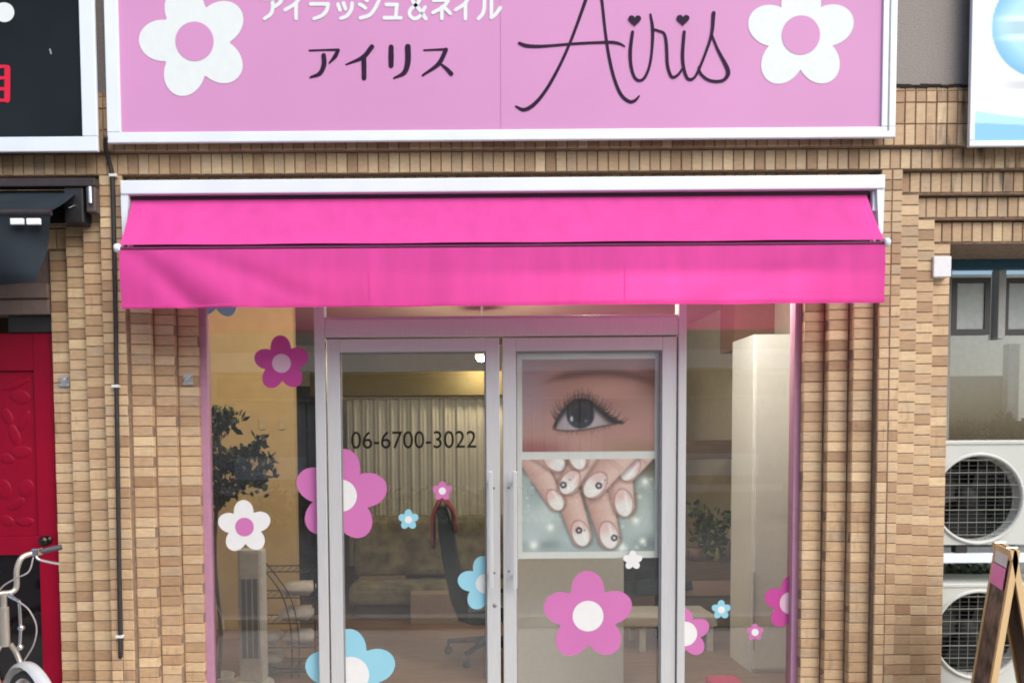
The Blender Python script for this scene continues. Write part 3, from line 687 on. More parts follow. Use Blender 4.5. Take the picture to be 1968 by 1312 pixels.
def nail_print(u, v):
    px = 1004 + u * 255; py = 881 + v * 178; rg = np.random.RandomState(8)
    img = np.ones(u.shape + (3,)) * np.array((170, 182, 180.))
    for cx, cy, sx, sy, c, k in ((1040, 985, 42, 38, (206, 216, 216), 1), (1060, 1045, 80, 9, (116, 128, 130), .7), (1020, 1030, 30, 22, (196, 206, 208), .8), (1228, 1000, 34, 46, (196, 208, 206), .9), (1245, 1045, 24, 16, (104, 118, 120), .8),
                                 (1250, 890, 34, 30, (96, 88, 60), .95), (1012, 895, 22, 16, (128, 138, 140), .9), (1030, 940, 18, 40, (150, 162, 162), .6), (1215, 965, 12, 30, (150, 140, 110), .7), (1092, 1040, 24, 20, (190, 204, 206), .8)):
        img = lerp(img, c, np.exp(-((px - cx) / sx) ** 2 - ((py - cy) / sy) ** 2) * k)
    for i in range(26):
        bx, by, br = rg.uniform(1006, 1256), rg.uniform(900, 1056), rg.uniform(1.5, 4); img = lerp(img, (236, 242, 240), np.exp(-(np.hypot(px - bx, py - by) / br) ** 2) * .7)
    for bx, by, br in ((1022, 915, 8), (1058, 1012, 7), (1026, 1046, 9), (1240, 925, 8), (1222, 1000, 7), (1236, 1040, 7), (1196, 1052, 8)):
        img = lerp(img, (250, 252, 246), np.exp(-(np.hypot(px - bx, py - by) / br) ** 2))
    F = [((1078, 905), (1118, 1030), 28, 20, (1113, 1018)), ((1140, 910), (1172, 1034), 31, 21, (1181, 1033)), ((1186, 890), (1200, 972), 29, 21, None), ((1014, 868), (1070, 964), 24, 17, None), ((1034, 858), (1070, 888), 24, 19, None),
         ((1240, 862), (1208, 906), 26, 19, None), ((1136, 862), (1092, 930), 27, 20, (1083, 930)), ((1204, 858), (1140, 936), 30, 22, (1151, 932)), ((1102, 856), (1112, 884), 21, 18, None)]
    for a, b_, r0, r1, ring in F:
        ax, ay = a; bx, by = b_; L = math.hypot(bx - ax, by - ay); ux, uy = (bx - ax) / L, (by - ay) / L
        al = (px - ax) * ux + (py - ay) * uy; ac = (px - ax) * -uy + (py - ay) * ux; t = np.clip(al / L, 0, 1); r = r0 + (r1 - r0) * t
        d = np.hypot(ac, np.maximum(0, al - L) + np.minimum(0, al)) / r
        img = lerp(img, (78, 58, 52), S(1.38, .95, d) * .42)
        lit = .5 + .5 * np.clip(-ac / r * .8 + .3, -1, 1)
        skin = lerp(np.ones_like(img) * np.array((186, 142, 130.)), (238, 210, 200), lit * (1 - .45 * np.clip(d, 0, 1) ** 3))
        kn = np.exp(-((al - L * .42) / 3) ** 2) + np.exp(-((al - L * .36) / 2) ** 2); skin = lerp(skin, (176, 128, 114), kn * .25 * (d < .8))
        m_ = S(1.0, .9, d)
        img = img * (1 - m_[..., None]) + skin * m_[..., None]
        # nail: rounded oval near the tip, glossy pink to white tip
        nx, nl, nw = L - r1 * .3, r1 * 1.3, r1 * .84
        e = ((al - nx) / nl) ** 2 + (ac / nw) ** 2; nm = S(1.0, .82, e); nail = lerp(np.ones_like(img) * np.array((230, 200, 196.)), (240, 236, 232), S(-.5, .2, (al - nx) / nl))
        nail = lerp(nail, (255, 252, 250), np.exp(-((ac + nw * .35) / (nw * .16)) ** 2) * S(1, .3, e) * .7)
        img = lerp(img, (140, 96, 90), S(1.25, 1.0, e) * (1 - nm) * .6 * m_); img = img * (1 - nm[..., None]) + nail * nm[..., None]
        if ring:
            q = np.arctan2(py - ring[1], px - ring[0]); dd = np.hypot(px - ring[0], py - ring[1]) * (1 + .05 * np.cos(5 * q)); img = lerp(img, (34, 28, 34), S(2.6, 1, np.abs(dd - 4.6)) * .9)
            img = lerp(img, (60, 48, 58), S(2.4, 1, np.hypot(px - ring[0] + ux * 4 - uy * 12, py - ring[1] + uy * 4 + ux * -12 + 0)) * .6)
    return smooth(img + rg.normal(0, 3, u.shape)[..., None], 2)
for nm, fn, y0, y1 in (('eye_print', eye_print, 689, 868), ('nail_print', nail_print, 881, 1060)):
    a0, a1 = U(1004, y1, YPO - .001), U(1259, y0, YPO - .001)
    sheet(nm, a0.x, a1.x, a0.z, a1.z, YPO - .0012, 256, 180, fn, print_mat('poster_print', .4), po)
# ------------------------------------------------------------------ salon interior
FZ = 0.07
def struct(name, b, m): return tag(b.build(name, m), kind='structure')
WALL_IN = mat('cream_wallpaper', (0.50, 0.46, 0.37), .85, var=.05, scale=12)
YELLOW = mat('ochre_wallpaper', (0.58, 0.44, 0.24), .85, var=.05, scale=9)
b = MB(); b.box(-2.6, 2.4, .24, 5.3, FZ - .06, FZ); struct('salon_floor', b, mat('brown_vinyl_floor', (0.22, 0.13, 0.085), .45, var=.18, scale=5, stretch=(1, 8, 1)))
b = MB(); b.box(-2.6, 2.4, .24, 5.3, 2.62, 2.7); struct('salon_ceiling', b, mat('ceiling_board', (.66, .60, .48), .9, var=.04))
b = MB(); b.box(-2.6, 2.4, 5.2, 5.3, FZ, 2.62); struct('salon_back_wall', b, WALL_IN)
b = MB(); b.box(-2.6, -2.5, .24, 5.2, FZ, 2.62); struct('salon_side_wall', b, WALL_IN)
b = MB(); b.box(2.3, 2.4, .24, 5.2, FZ, 2.62); struct('salon_side_wall', b, WALL_IN)
pxr = UX(566, 1.9, 850)
b = MB(); b.box(-2.5, pxr, 1.9, 2.0, FZ, 2.619); struct('salon_partition', b, YELLOW)
b = MB(); b.bbox(-2.5, pxr + .01, 1.882, 1.899, FZ, FZ + .07, .004); struct('salon_skirting', b, mat('skirting_pinkish', (.42, .26, .2), .6))
# switch plates on the ochre wall
for px in (505, 543):
    c = U(px, 815, 1.9); b = MB(); b.bbox(c.x - .022, c.x + .022, 1.889, 1.8995, c.z - .04, c.z + .04, .004)
    b.build('switch_plate', mat('switch_ivory', (.55, .45, .28), .5)); o = bpy.data.objects[-1] if False else None
for o in [o for o in C.objects if o.name.startswith('switch_plate')]:
    tag(o, 'small ivory switch plate on the ochre wall, ' + ('nearer the corner' if o.name.endswith('1') else 'farther from the corner'), 'switch')
    origin_at(o, [sum(v.co[i] for v in o.data.vertices) / len(o.data.vertices) for i in range(3)])

# lit ceiling lamps seen through the glass, then unseen fill lamps added for brightness
LAMP = mat('lamp_glow', (1, .95, .85), .3, emit=((1.0, .93, .80), 26))
LAMPBODY = mat('lamp_white', (.7, .7, .68), .4)
def spot(px, py, Y, label, power, col=(1, .80, .52), r=.045):
    c = U(px, py, Y); root = empty('spot_lamp', c, label, 'lamp', 'lit ceiling spot lamps')
    M = Matrix.Translation(c) @ Matrix.Rotation(R(8), 4, 'X')
    b = MB(); b.lathe([(r * .5, .11), (r * .9, .10), (r, .0), (r * .92, -.004), (r * .9, .002), (0, .004)], 18, M); b.build('housing', LAMPBODY, root)
    b = MB(); b.lathe([(0, -r * .8), (r * .5, -r * .66), (r * .8, -r * .3), (r * .86, 0)], 18, M); b.build('bulb', LAMP, root)
    b = MB(); b.tube([(c.x, c.y, c.z + .10), (c.x, c.y, 2.62)], .009, 8); b.build('stem', LAMPBODY, root)
    ld = bpy.data.lights.new('bulb_light', 'POINT'); ld.energy = power; ld.color = col; ld.shadow_soft_size = .05
    lo = bpy.data.objects.new('bulb_light', ld); C.objects.link(lo); lo.parent = root; lo.location = (0, -.02, -.11)
spot(926, 684, 2.7, 'lit ceiling lamp showing at the top corner of the left door leaf', 11, r=.06)
spot(1407, 685, 3.2, 'small lit ceiling lamp showing through the right side window', 19, r=.03)
for c, pw, lc, lb in (((-1.3, .46, 2.46), 19, (1, .82, .55), 'added unseen fill lamp over the ochre wall, behind the awning'), ((.75, .42, 2.50), 22, (1, .93, .82), 'added unseen fill lamp over the pale standing screen, behind the awning'), ((1.45, .40, 2.50), 18, (1, .93, .82), 'added unseen fill lamp over the tall white cabinet, behind the awning')):
  root = empty('spot_lamp', c, lb, 'lamp', 'lit ceiling spot lamps')  # out-of-view fill lamp, added to brighten the front of the room
  b = MB(); b.lathe([(.03, .1), (.045, .09), (.05, 0), (.04, .004), (0, .004)], 18, Matrix.Translation(c)); b.build('housing', LAMPBODY, root)
  b = MB(); b.lathe([(0, -.012), (.02, -.010), (.038, -.001)], 18, Matrix.Translation(c)); b.build('bulb', LAMP, root)
  b = MB(); b.tube([(c[0], c[1], c[2] + .09), (c[0], c[1], 2.62)], .009, 8); b.build('stem', LAMPBODY, root)
  ld = bpy.data.lights.new('bulb_light', 'POINT'); ld.energy = pw; ld.color = lc; ld.shadow_soft_size = .05
  lo = bpy.data.objects.new('bulb_light', ld); C.objects.link(lo); lo.parent = root; lo.location = (0, 0, -.06)

# potted tree behind the left window
LEAF = mat('dark_leaf', (.028, .042, .018), .5, var=.4, scale=20)
BARK = mat('bark', (.07, .045, .03), .9, var=.3)
def leafy(points, n, spread, size, seed=1):
    rr = random.Random(seed); b = MB()
    for _ in range(n):
        p = Vector(rr.choice(points)) + Vector((rr.gauss(0, spread), rr.gauss(0, spread), rr.gauss(0, spread)))
        d = Vector((rr.gauss(0, 1), rr.gauss(0, 1), rr.gauss(.3, 1))).normalized(); s = d.cross(Vector((rr.gauss(0, 1), rr.gauss(0, 1), rr.gauss(0, 1)))).normalized()
        L_ = size * rr.uniform(.7, 1.3); wd = L_ * .32; nn = d.cross(s) * L_ * .12
        b.add([p, p + d * L_ * .5 + s * wd, p + d * L_, p + d * L_ * .5 - s * wd, p + d * L_ * .5 + nn], [(0, 1, 4), (1, 2, 4), (2, 3, 4), (3, 0, 4)])
    return b
YT = .62
tr = empty('potted_tree', (UX(418, YT, 1200), YT, FZ), 'slim potted tree with dark leaves behind the left window', 'plant')
base = tr.location
P3 = lambda px, py, dy=0: U(px, py, YT + dy)
trunk = [Vector((base.x, YT, FZ + .08)), P3(424, 1210), P3(413, 1080), P3(416, 980), P3(425, 900), P3(418, 830), P3(412, 790)]
b = MB(); b.tube(spline(trunk, 5), .011, 8)
for br in ([P3(416, 980), P3(445, 945), P3(470, 925)], [P3(424, 905), P3(470, 880), P3(505, 850)], [P3(418, 840), P3(432, 810), P3(440, 795)], [P3(470, 925), P3(500, 905), P3(520, 890)]): b.tube(spline(br, 4), .006, 6)
b.build('trunk', BARK, tr)
pts = [P3(x, y, dy) for x, y, dy in ((408, 800, 0), (415, 830, .05), (402, 860, -.05), (412, 880, .05), (420, 900, 0), (440, 885, .04), (460, 878, 0), (480, 868, .03), (497, 855, 0), (412, 930, -.04), (430, 940, .05), (455, 935, 0), (475, 925, .04), (503, 905, 0), (512, 888, 0), (500, 925, .03), (430, 800, 0), (442, 812, 0), (405, 955, 0), (425, 955, .06), (450, 900, .08), (465, 910, .05))]
leafy(pts, 900, .024, .052, 4).build('crown', LEAF, tr)
b = MB(); b.lathe([(0, 0), (.07, 0), (.085, .10), (.09, .11), (.08, .11), (.075, .09), (0, .09)], 24, Matrix.Translation((base.x, YT, FZ))); b.build('pot', mat('pot_white', (.6, .58, .55), .5), tr)

# white tower fan
YK = .80
c = U(478, 1200, YK)
tf = empty('tower_fan', (c.x, YK, FZ), 'tall slim white tower fan with dark louvre behind the left window', 'fan')
zt = UZ(1050, YK); x0, x1 = UX(457, YK), UX(505, YK)
b = MB(); b.bbox(x0, x1, YK - .06, YK + .06, FZ + .03, zt, .02); b.build('body', mat('fan_white', (.80, .80, .79), .4), tf)
b = MB(); b.lathe([(0, .03), (.10, .03), (.14, .012), (.145, 0), (0, 0)], 28, Matrix.Translation((c.x, YK, FZ))); b.build('base', MATS['fan_white'], tf)
z0_, z1_ = UZ(1255, YK), UZ(1105, YK)
b = MB(); b.box(x0 + .012, x1 - .02, YK - .062, YK - .055, z0_, z1_); b.build('grille_recess', mat('grille_dark', (.22, .22, .225), .6), tf)
for k in range(4):
    xx = x0 + .018 + k * (x1 - x0 - .044) / 3
    b = MB(); b.box(xx - .003, xx + .003, YK - .068, YK - .0625, z0_, z1_); b.build('slat', mat('slat_grey', (.6, .6, .6), .5), tf)

# black wire rack with rolled towels
YR = 1.05
xa, xb = UX(490, YR, 1200), UX(612, YR, 1200)
wr = empty('wire_rack', ((xa + xb) / 2, YR, FZ), 'black wire rack of shelves holding towels behind the left window', 'rack')
WIRE = mat('black_wire', (.015, .015, .016), .4, .3)
shelves = [UZ(y, YR, 550) for y in (1092, 1141, 1189, 1234, 1280)] + [UZ(1280, YR, 550) - .19, FZ + .05]
b = MB()
for x in (xa, xb):
    for y in (YR - .12, YR + .12): b.tube([(x, y, FZ), (x, y, shelves[0] + .01)], .005, 6)
b.build('post', WIRE, wr)
for z in shelves:
    b = MB(); b.tube([(xa, YR - .12, z), (xb, YR - .12, z), (xb, YR + .12, z), (xa, YR + .12, z), (xa, YR - .12, z)], .004, 6)
    for k in range(1, 9): xx = xa + (xb - xa) * k / 9; b.tube([(xx, YR - .12, z), (xx, YR + .12, z)], .0022, 5)
    b.build('shelf', WIRE, wr)
b = MB()
for o0 in (0, 14): b.tube(spline([U(474 + o0, 1045, YR - .12), U(500 + o0, 1085, YR - .12), U(520 + o0, 1110, YR - .125), U(545 + o0, 1150, YR - .13), U(560 + o0, 1220, YR - .13), U(560 + o0, 1320, YR - .13)], 6), .004, 6)
b.build('curved_wire', WIRE, wr)
TOWEL = mat('towel_cloth', (.62, .57, .56), .95, var=.08, scale=60, bump=.6)
for i, (px0, px1, py) in enumerate(((545, 604, 1129), (540, 602, 1177), (548, 604, 1222), (497, 540, 1226), (500, 545, 1270))):
    z = UZ(py, YR, 570); x0, x1 = UX(px0, YR, py), UX(px1, YR, py); sh = min(s for s in shelves if True and s <= z + .01 and abs(s - z) < .12) if any(s <= z + .01 and abs(s - z) < .12 for s in shelves) else z - .04
    sh = max([s for s in shelves if s <= z]); r = .034
    bm = bmesh.new(); bmesh.ops.create_cube(bm, size=1)
    for v in bm.verts: v.co = Vector(((x0 + x1) / 2 + v.co.x * (x1 - x0), YR + v.co.y * .2, sh + .005 + r + v.co.z * 2 * r))
    bmesh.ops.bevel(bm, geom=bm.edges[:], offset=.022, segments=3, affect='EDGES'); b = MB(); b.bm(bm, smooth=True); bm.free()
    o = b.build('towel', TOWEL); origin_at(o, ((x0 + x1) / 2, YR, sh + .005))
    tag(o, ['folded pale towel on the second rack shelf from the top', 'folded pale towel on the third rack shelf', 'folded pale towel at the open end of the fourth rack shelf', 'folded towel beside the white fan on the fourth rack shelf', 'folded towel beside the white fan on the fifth rack shelf'][i], 'towel', 'towels on the wire rack')

# salon chair seen side-on, with a red jacket over its back
YC = 1.35
CH = mat('dark_green_leather', (.012, .02, .018), .35, var=.25)
P3 = lambda px, py, dy=0: U(px, py, YC + dy)
cs = P3(905, 1290); ch = empty('salon_chair', (cs.x, YC, FZ), 'dark reclining salon chair on castors behind the left door leaf', 'chair')
def slab(path, wds, half, name, m, parent, n=5):
    """upholstered slab: side profile along path (thickness wds), swept across y"""
    ps = spline(path, n); k = len(ps); ws = np.interp(np.linspace(0, 1, k), np.linspace(0, 1, len(wds)), wds); up = []; dn = []
    for i, p in enumerate(ps):
        d = (ps[min(i + 1, k - 1)] - ps[max(i - 1, 0)]).normalized(); a = d.cross(Vector((0, 1, 0))).normalized() * ws[i] / 2; up.append(p + a); dn.append(p - a)
    ring = up + dn[::-1]; n_ = len(ring); b = MB(); rows = []
    cen = sum(ring, Vector()) / n_
    for yy, sc in ((-half, .80), (-half * .93, .95), (-half * .8, 1), (half * .8, 1), (half * .93, .95), (half, .80)):
        rows.append([Vector((0, yy, 0)) + Vector((p.x, p.y, p.z)) + (0 if sc == 1 else 1) * ((ps[min(j, n_ - 1 - j) if j < k else n_ - 1 - j] - p) * (1 - sc)) for j, p in enumerate(ring)])
    vs_ = [q for r_ in rows for q in r_]
    fs = [(i * n_ + j, i * n_ + (j + 1) % n_, (i + 1) * n_ + (j + 1) % n_, (i + 1) * n_ + j) for i in range(len(rows) - 1) for j in range(n_)]
    b.add(vs_, fs, True); b.add(rows[0], [tuple(range(n_))]); b.add(rows[-1], [tuple(range(n_))[::-1]])
    return b.build(name, m, parent)
slab([P3(848, 972), P3(858, 1020), P3(868, 1080), P3(882, 1140), P3(890, 1175)], [.06, .10, .10, .11, .07], .24, 'backrest', CH, ch)
slab([P3(880, 1170), P3(915, 1172), P3(960, 1165), P3(1005, 1160)], [.06, .11, .11, .06], .24, 'seat', mat('teal_leather', (.02, .045, .05), .4, var=.2), ch)
b = MB(); b.bbox(P3(880, 0).x, P3(985, 0).x, YC - .29, YC - .25, P3(900, 1118).z - .02, P3(900, 1118).z + .015, .012); b.bbox(P3(935, 0).x - .015, P3(935, 0).x + .015, YC - .285, YC - .258, P3(900, 1175).z, P3(900, 1118).z - .02, .004); b.build('armrest', CH, ch)
b = MB(); b.tube([(P3(935, 0).x, YC, P3(900, 1185).z), (P3(935, 0).x, YC, FZ + .12)], .03, 14); b.build('gas_column', BLACK, ch)
hub = Vector((P3(935, 0).x, YC, FZ + .12))
for k in range(5):
    a = k * 2 * math.pi / 5 + .35; e = hub + Vector((math.cos(a) * .29, math.sin(a) * .29, -.03))
    b = MB(); b.tube([hub, e], [.026, .016], 8); lg = b.build('leg', BLACK, ch)
    b = MB(); b.lathe([(0, -.018), (.022, -.018), (.028, -.01), (.028, .01), (.022, .018), (0, .018)], 14, Matrix.Translation((e.x, e.y, FZ + .028)) @ Matrix.Rotation(R(90), 4, 'X') @ Matrix.Rotation(a, 4, 'Y')); b.tube([(e.x, e.y, FZ + .045), (e.x, e.y, e.z)], .008, 6); b.build('castor', RUBBER, lg)
# a second chair of the same kind farther in
r2 = ch.copy(); C.objects.link(r2); r2.location = (UX(1240, 2.2, 1200), 2.2, FZ); r2.rotation_euler.z = R(-55)
for p_ in list(ch.children):
    q_ = p_.copy(); C.objects.link(q_); q_.parent = r2
    for g_ in p_.children: h_ = g_.copy(); C.objects.link(h_); h_.parent = q_
tag(r2, 'second dark salon chair, behind the white bench', 'chair', 'salon chairs'); ch['group'] = 'salon chairs'
# red jacket draped over the chair back
JK = mat('red_cloth', (.22, .03, .045), .9, var=.2, scale=25, bump=.4)
b = MB(); nu, nv = 16, 14; top = P3(849, 962)
vs_ = []
for j in range(nv + 1):
    for i in range(nu + 1):
        u = i / nu; v = j / nv; s = (v - .5) * 2         # s<0 hangs behind (left), s>0 in front (right)
        y = YC - .25 + .36 * u
        ln = (.26 if s < 0 else .17) * abs(s) * (1 + .12 * math.sin(7 * u))
        x = top.x + (-.052 if s < 0 else .062) * min(1, abs(s) * 3.2) + (.02 * abs(s) * (1 if s > 0 else .25)) + .008 * math.sin(13 * u + 3 * s)
        vs_.append((x, y, top.z + .022 - ln - .028 * min(1, abs(s) * 3.2) ** 2))
b.add(vs_, [(j * (nu + 1) + i, j * (nu + 1) + i + 1, (j + 1) * (nu + 1) + i + 1, (j + 1) * (nu + 1) + i) for j in range(nv) for i in range(nu)], True)
o = b.build('jacket', JK); so = o.modifiers.new('thickness', 'SOLIDIFY'); so.thickness = .012; so.offset = 1
origin_at(o, (top.x, YC, top.z)); tag(o, 'dark red jacket draped over the salon chair back', 'jacket')

# pale standing screen and white bench behind the right door leaf
YSC = .75
b = MB(); x0, x1 = UX(972, YSC, 1150), UX(1199, YSC, 1150); b.bbox(x0, x1, YSC, YSC + .03, FZ, UZ(900, YSC), .006)
o = b.build('standing_screen', mat('screen_white', (.70, .70, .65), .6, var=.03)); origin_at(o, ((x0 + x1) / 2, YSC, FZ)); tag(o, 'plain pale standing screen behind the lower right door leaf', 'screen')
YBn = 1.45
xb0, xb1 = UX(1196, YBn, 1200), UX(1292, YBn, 1200); zb_ = UZ(1186, YBn)
bn = empty('bench', ((xb0 + xb1) / 2, YBn, FZ), 'white low bench partly hidden by the standing screen', 'bench')
b = MB(); b.bbox(xb0, xb1 + .3, YBn - .02, YBn + .35, zb_ - .07, zb_, .01); b.build('seat', mat('bench_white', (.55, .52, .47), .5), bn)
for xx in (xb0 + .14, xb1 + .26):
    for yy in (YBn + .02, YBn + .31): b = MB(); b.bbox(xx - .02, xx + .02, yy - .02, yy + .02, FZ, zb_ - .07, .003); b.build('leg', MATS['bench_white'], bn)

# tall white cabinet on the right, brown low cupboard with things on it
YCB = .95
xc0, xc1 = UX(1446, YCB, 900), 2.28; zc = UZ(642, YCB, 1490)
tc_ = empty('tall_cabinet', ((xc0 + xc1) / 2, YCB, FZ), 'tall white cabinet standing inside the right side window', 'cabinet')
CABW = mat('cabinet_white', (.70, .70, .69), .5, var=.03)
b = MB(); b.bbox(xc0, xc1, YCB, YCB + .36, FZ, zc, .006); b.build('carcass', CABW, tc_)
for pz0, pz1 in ((FZ + .03, zc - .004),):
    b = MB(); b.bbox(xc0 + .012, xc1 - .01, YCB - .016, YCB - .0005, pz0, pz1, .003); d_ = b.build('cabinet_door', CABW, tc_)
    b = MB(); b.bbox(xc0 + .004, xc0 + .012, YCB - .030, YCB - .016, UZ(1250, YCB), UZ(1100, YCB), .003); b.build('handle', mat('handle_pale', (.42, .40, .37), .4), d_)
YB2 = 2.0
xk0, xk1 = UX(1300, YB2, 1100), UX(1441, YB2, 1100)
kb = empty('low_cupboard', ((xk0 + xk1) / 2, YB2, FZ), 'brown wooden cupboard with pale drawer inside the right side window', 'cupboard')
BR = mat('brown_wood', (.12, .075, .04), .5, var=.25, scale=6, stretch=(1, 1, 9))
ztop = UZ(1082, YB2, 1380)
b = MB(); b.bbox(xk0, xk1, YB2, YB2 + .4, FZ, ztop, .006); b.build('carcass', BR, kb)
b = MB(); b.bbox(xk0 + .05, xk1 - .02, YB2 - .018, YB2 - .0005, UZ(1146, YB2), UZ(1118, YB2), .003); b.build('drawer', mat('drawer_pink', (.34, .22, .18), .5), kb)
b = MB(); b.bbox(xk0 + .05, xk1 - .02, YB2 - .018, YB2 - .0005, FZ + .04, UZ(1152, YB2), .003); b.build('cupboard_door', BR, kb)
b = MB(); b.bbox(xk0, xk1, YB2 + .02, YB2 + .38, UZ(882, YB2, 1380), UZ(845, YB2, 1380), .005)
for xx in (xk0 + .012, xk1 - .012): b.box(xx - .012, xx + .012, YB2 + .3, YB2 + .33, ztop, UZ(882, YB2, 1380))
b.build('upper_shelf', BR, kb)
bp_ = empty('potted_plant', (UX(1350, YB2), YB2 + .15, ztop), 'bushy plant on the brown cupboard', 'plant')
pts = [U(1335 + 14 * i % 90, 985 + (i * 37) % 80, YB2 + .15) for i in range(12)]
leafy(pts, 240, .035, .07, 9).build('crown', mat('mid_leaf', (.06, .085, .03), .6, var=.4), bp_)
b = MB(); b.lathe([(0, 0), (.05, 0), (.065, .1), (.055, .1), (.05, .09), (0, .09)], 16, Matrix.Translation(bp_.location)); b.build('pot', mat('pot_brown', (.16, .1, .07), .6), bp_)
b = MB()
for x, y in ((1345, 1050), (1365, 1040)): b.tube([Vector((bp_.location.x, YB2 + .15, ztop + .08)), U(x, y, YB2 + .15), U(x - 5, y - 50, YB2 + .15)], .006, 6)
b.build('stem', BARK, bp_)
for i, (px, ww, hh, col, lb) in enumerate(((1400, .05, .17, (.10, .07, .06), 'dark bottle standing on the brown cupboard'), (1424, .045, .13, (.35, .30, .26), 'pale jar at the cabinet end of the brown cupboard'), (1378, .04, .11, (.22, .22, .05), 'small olive bottle between the plant and dark bottle'))):
    x = UX(px, YB2 + .1); b = MB(); b.lathe([(0, 0), (ww * .5, 0), (ww * .5, hh * .62), (ww * .22, hh * .75), (ww * .22, hh), (0, hh)], 16, Matrix.Translation((x, YB2 + .08, ztop)))
    o = b.build('bottle', mat('bottle_%d' % i, col, .3)); origin_at(o, (x, YB2 + .08, ztop)); tag(o, lb, 'bottle', 'bottles on the cupboard')
# brown beam above the cabinet and dark shelf unit at the back
b = MB(); b.box(UX(1412, 1.8, 600), 2.3, 1.8, 2.1, 2.15, 2.6185); struct('salon_beam', b, mat('beam_brown', (.22, .11, .06), .7))
YD = 3.3
xd0, xd1 = UX(572, YD), UX(652, YD)
ds = empty('dark_shelf', ((xd0 + xd1) / 2, YD, FZ), 'tall dark shelf unit deep inside, beside the ochre wall corner', 'shelf')
b = MB(); zt_ = UZ(738, YD); b.box(xd0, xd0 + .03, YD, YD + .3, FZ, zt_); b.box(xd1 - .03, xd1, YD, YD + .3, FZ, zt_); b.box(xd0 + .03, xd1 - .03, YD + .27, YD + .3, FZ, zt_); b.build('carcass', mat('black_brown', (.03, .024, .018), .5), ds)
for k in range(6): z = FZ + .05 + k * (zt_ - FZ - .08) / 5; b = MB(); b.box(xd0 + .0305, xd1 - .0305, YD + .005, YD + .2695, z, z + .025); b.build('shelf_board', MATS['black_brown'], ds)
# pleated curtain on a rail, mottled daybed and ledge in front of it
YCU = 3.0
cu0, cu1 = UX(668, YCU, 850), UX(1010, YCU, 850); zc1, zc0_ = UZ(766, YCU, 800), UZ(1085, YCU, 800)
cur = empty('pleated_curtain', ((cu0 + cu1) / 2, YCU, zc0_), 'grey beige pleated curtain behind the phone number', 'curtain')
b = MB(); n_ = 160
vs_ = [(cu0 + (cu1 - cu0) * i / n_, YCU + .014 * math.sin(i * .62 + .8 * math.sin(i * .11)) + .012 * math.sin(i * 1.7), z) for z in (zc0_, zc1) for i in range(n_ + 1)]
b.add(vs_, [(i, i + 1, n_ + 2 + i, n_ + 1 + i) for i in range(n_)], True); b.build('cloth', mat('curtain_cloth', (.40, .39, .33), .9, var=.08, scale=4), cur)
b = MB(); b.bbox(cu0 - .15, cu1 + .1, YCU - .05, YCU + .05, zc1 + .002, zc1 + .02, .004); b.build('rail', mat('rail_cream', (.55, .50, .36), .6), cur)
b = MB(); b.bbox(cu0 - .3, cu1 + .1, YCU - .12, YCU + .16, zc1 + .0205, UZ(716, YCU, 800), .004); struct('curtain_bulkhead', b, mat('bulkhead_olive', (.12, .10, .05), .9, spec=.1))
YDB = 2.45
d0, d1 = UX(668, YDB, 1100), UX(1000, YDB, 1100)
db = empty('daybed', ((d0 + d1) / 2, YDB + .3, FZ), 'brown mottled daybed in front of the pleated curtain', 'bed')
MOT = mat('mottled_throw', (.17, .15, .09), .95, var=.5, scale=9, detail=5, bump=.5)
b = MB(); b.bbox(d0, d1, YDB, YDB + .6, FZ + .12, UZ(1128, YDB, 800), .04); b.build('mattress', MOT, db)
b = MB(); b.bbox(d0, d1, YDB + .36, YDB + .52, UZ(1120, YDB, 800), UZ(1000, YDB, 800), .05); b.build('back_cushion', MOT, db)
b = MB(); b.bbox(d0 + .05, d1 - .05, YDB + .05, YDB + .55, FZ, FZ + .13, .005); b.build('base', mat('daybed_base', (.07, .05, .035), .7), db)
# boxes on the floor
for i, (px, py, Y, ww, hh, lb) in enumerate(((840, 1165, 2.3, .42, .22, 'pale cardboard box on the floor behind the salon chair'), (735, 1175, 2.8, .4, .2, 'low brown box on the floor deep in the salon'))):
    c = U(px, py, Y); b = MB(); b.bbox(c.x - ww / 2, c.x + ww / 2, Y, Y + .3, FZ, c.z + .1 if i == 0 else FZ + .3, .006); o = b.build('storage_box', mat('box_%d' % i, [(.27, .2, .16), (.22, .16, .1)][i], .8, var=.1)); origin_at(o, (c.x, Y, FZ)); tag(o, lb, 'box')
c = U(1400, 1312, .6); b = MB(); b.bbox(c.x - .09, c.x + .09, .55, .75, FZ, c.z + .006, .02); o = b.build('stool', mat('stool_pink', lin((206, 40, 110)), .6)); origin_at(o, (c.x, .6, FZ)); tag(o, 'pink stool top just showing inside the right side window', 'stool')

# ------------------------------------------------------------------ black cable with clips on the left pier
cb = empty('wall_cable', (UX(226, -.012, 800), -.012, .35), 'thick black cable running down the pier left of the pink awning', 'cable')
pc = [U(203, 262, -.10), U(203, 285, -.06), U(210, 312, -.016), U(216, 345, -.0125), U(219, 450, -.0125), U(222, 600, -.0125), U(224, 742, -.0125), U(227, 950, -.0125), U(231, 1222, -.0125), U(231.5, 1255, -.010), U(231.5, 1262, .004)]
b = MB(); b.tube(spline(pc, 6), .0105, 10); b.build('cable_run', RUBBER, cb)
for px, py in ((219, 338), (224, 742), (231, 1222)):
    c = U(px, py, -.012); b = MB(); b.bbox(c.x - .02, c.x + .016, -.026, -.001, c.z - .007, c.z + .007, .003); b.build('clip', mat('clip_white', (.7, .68, .64), .5), cb)

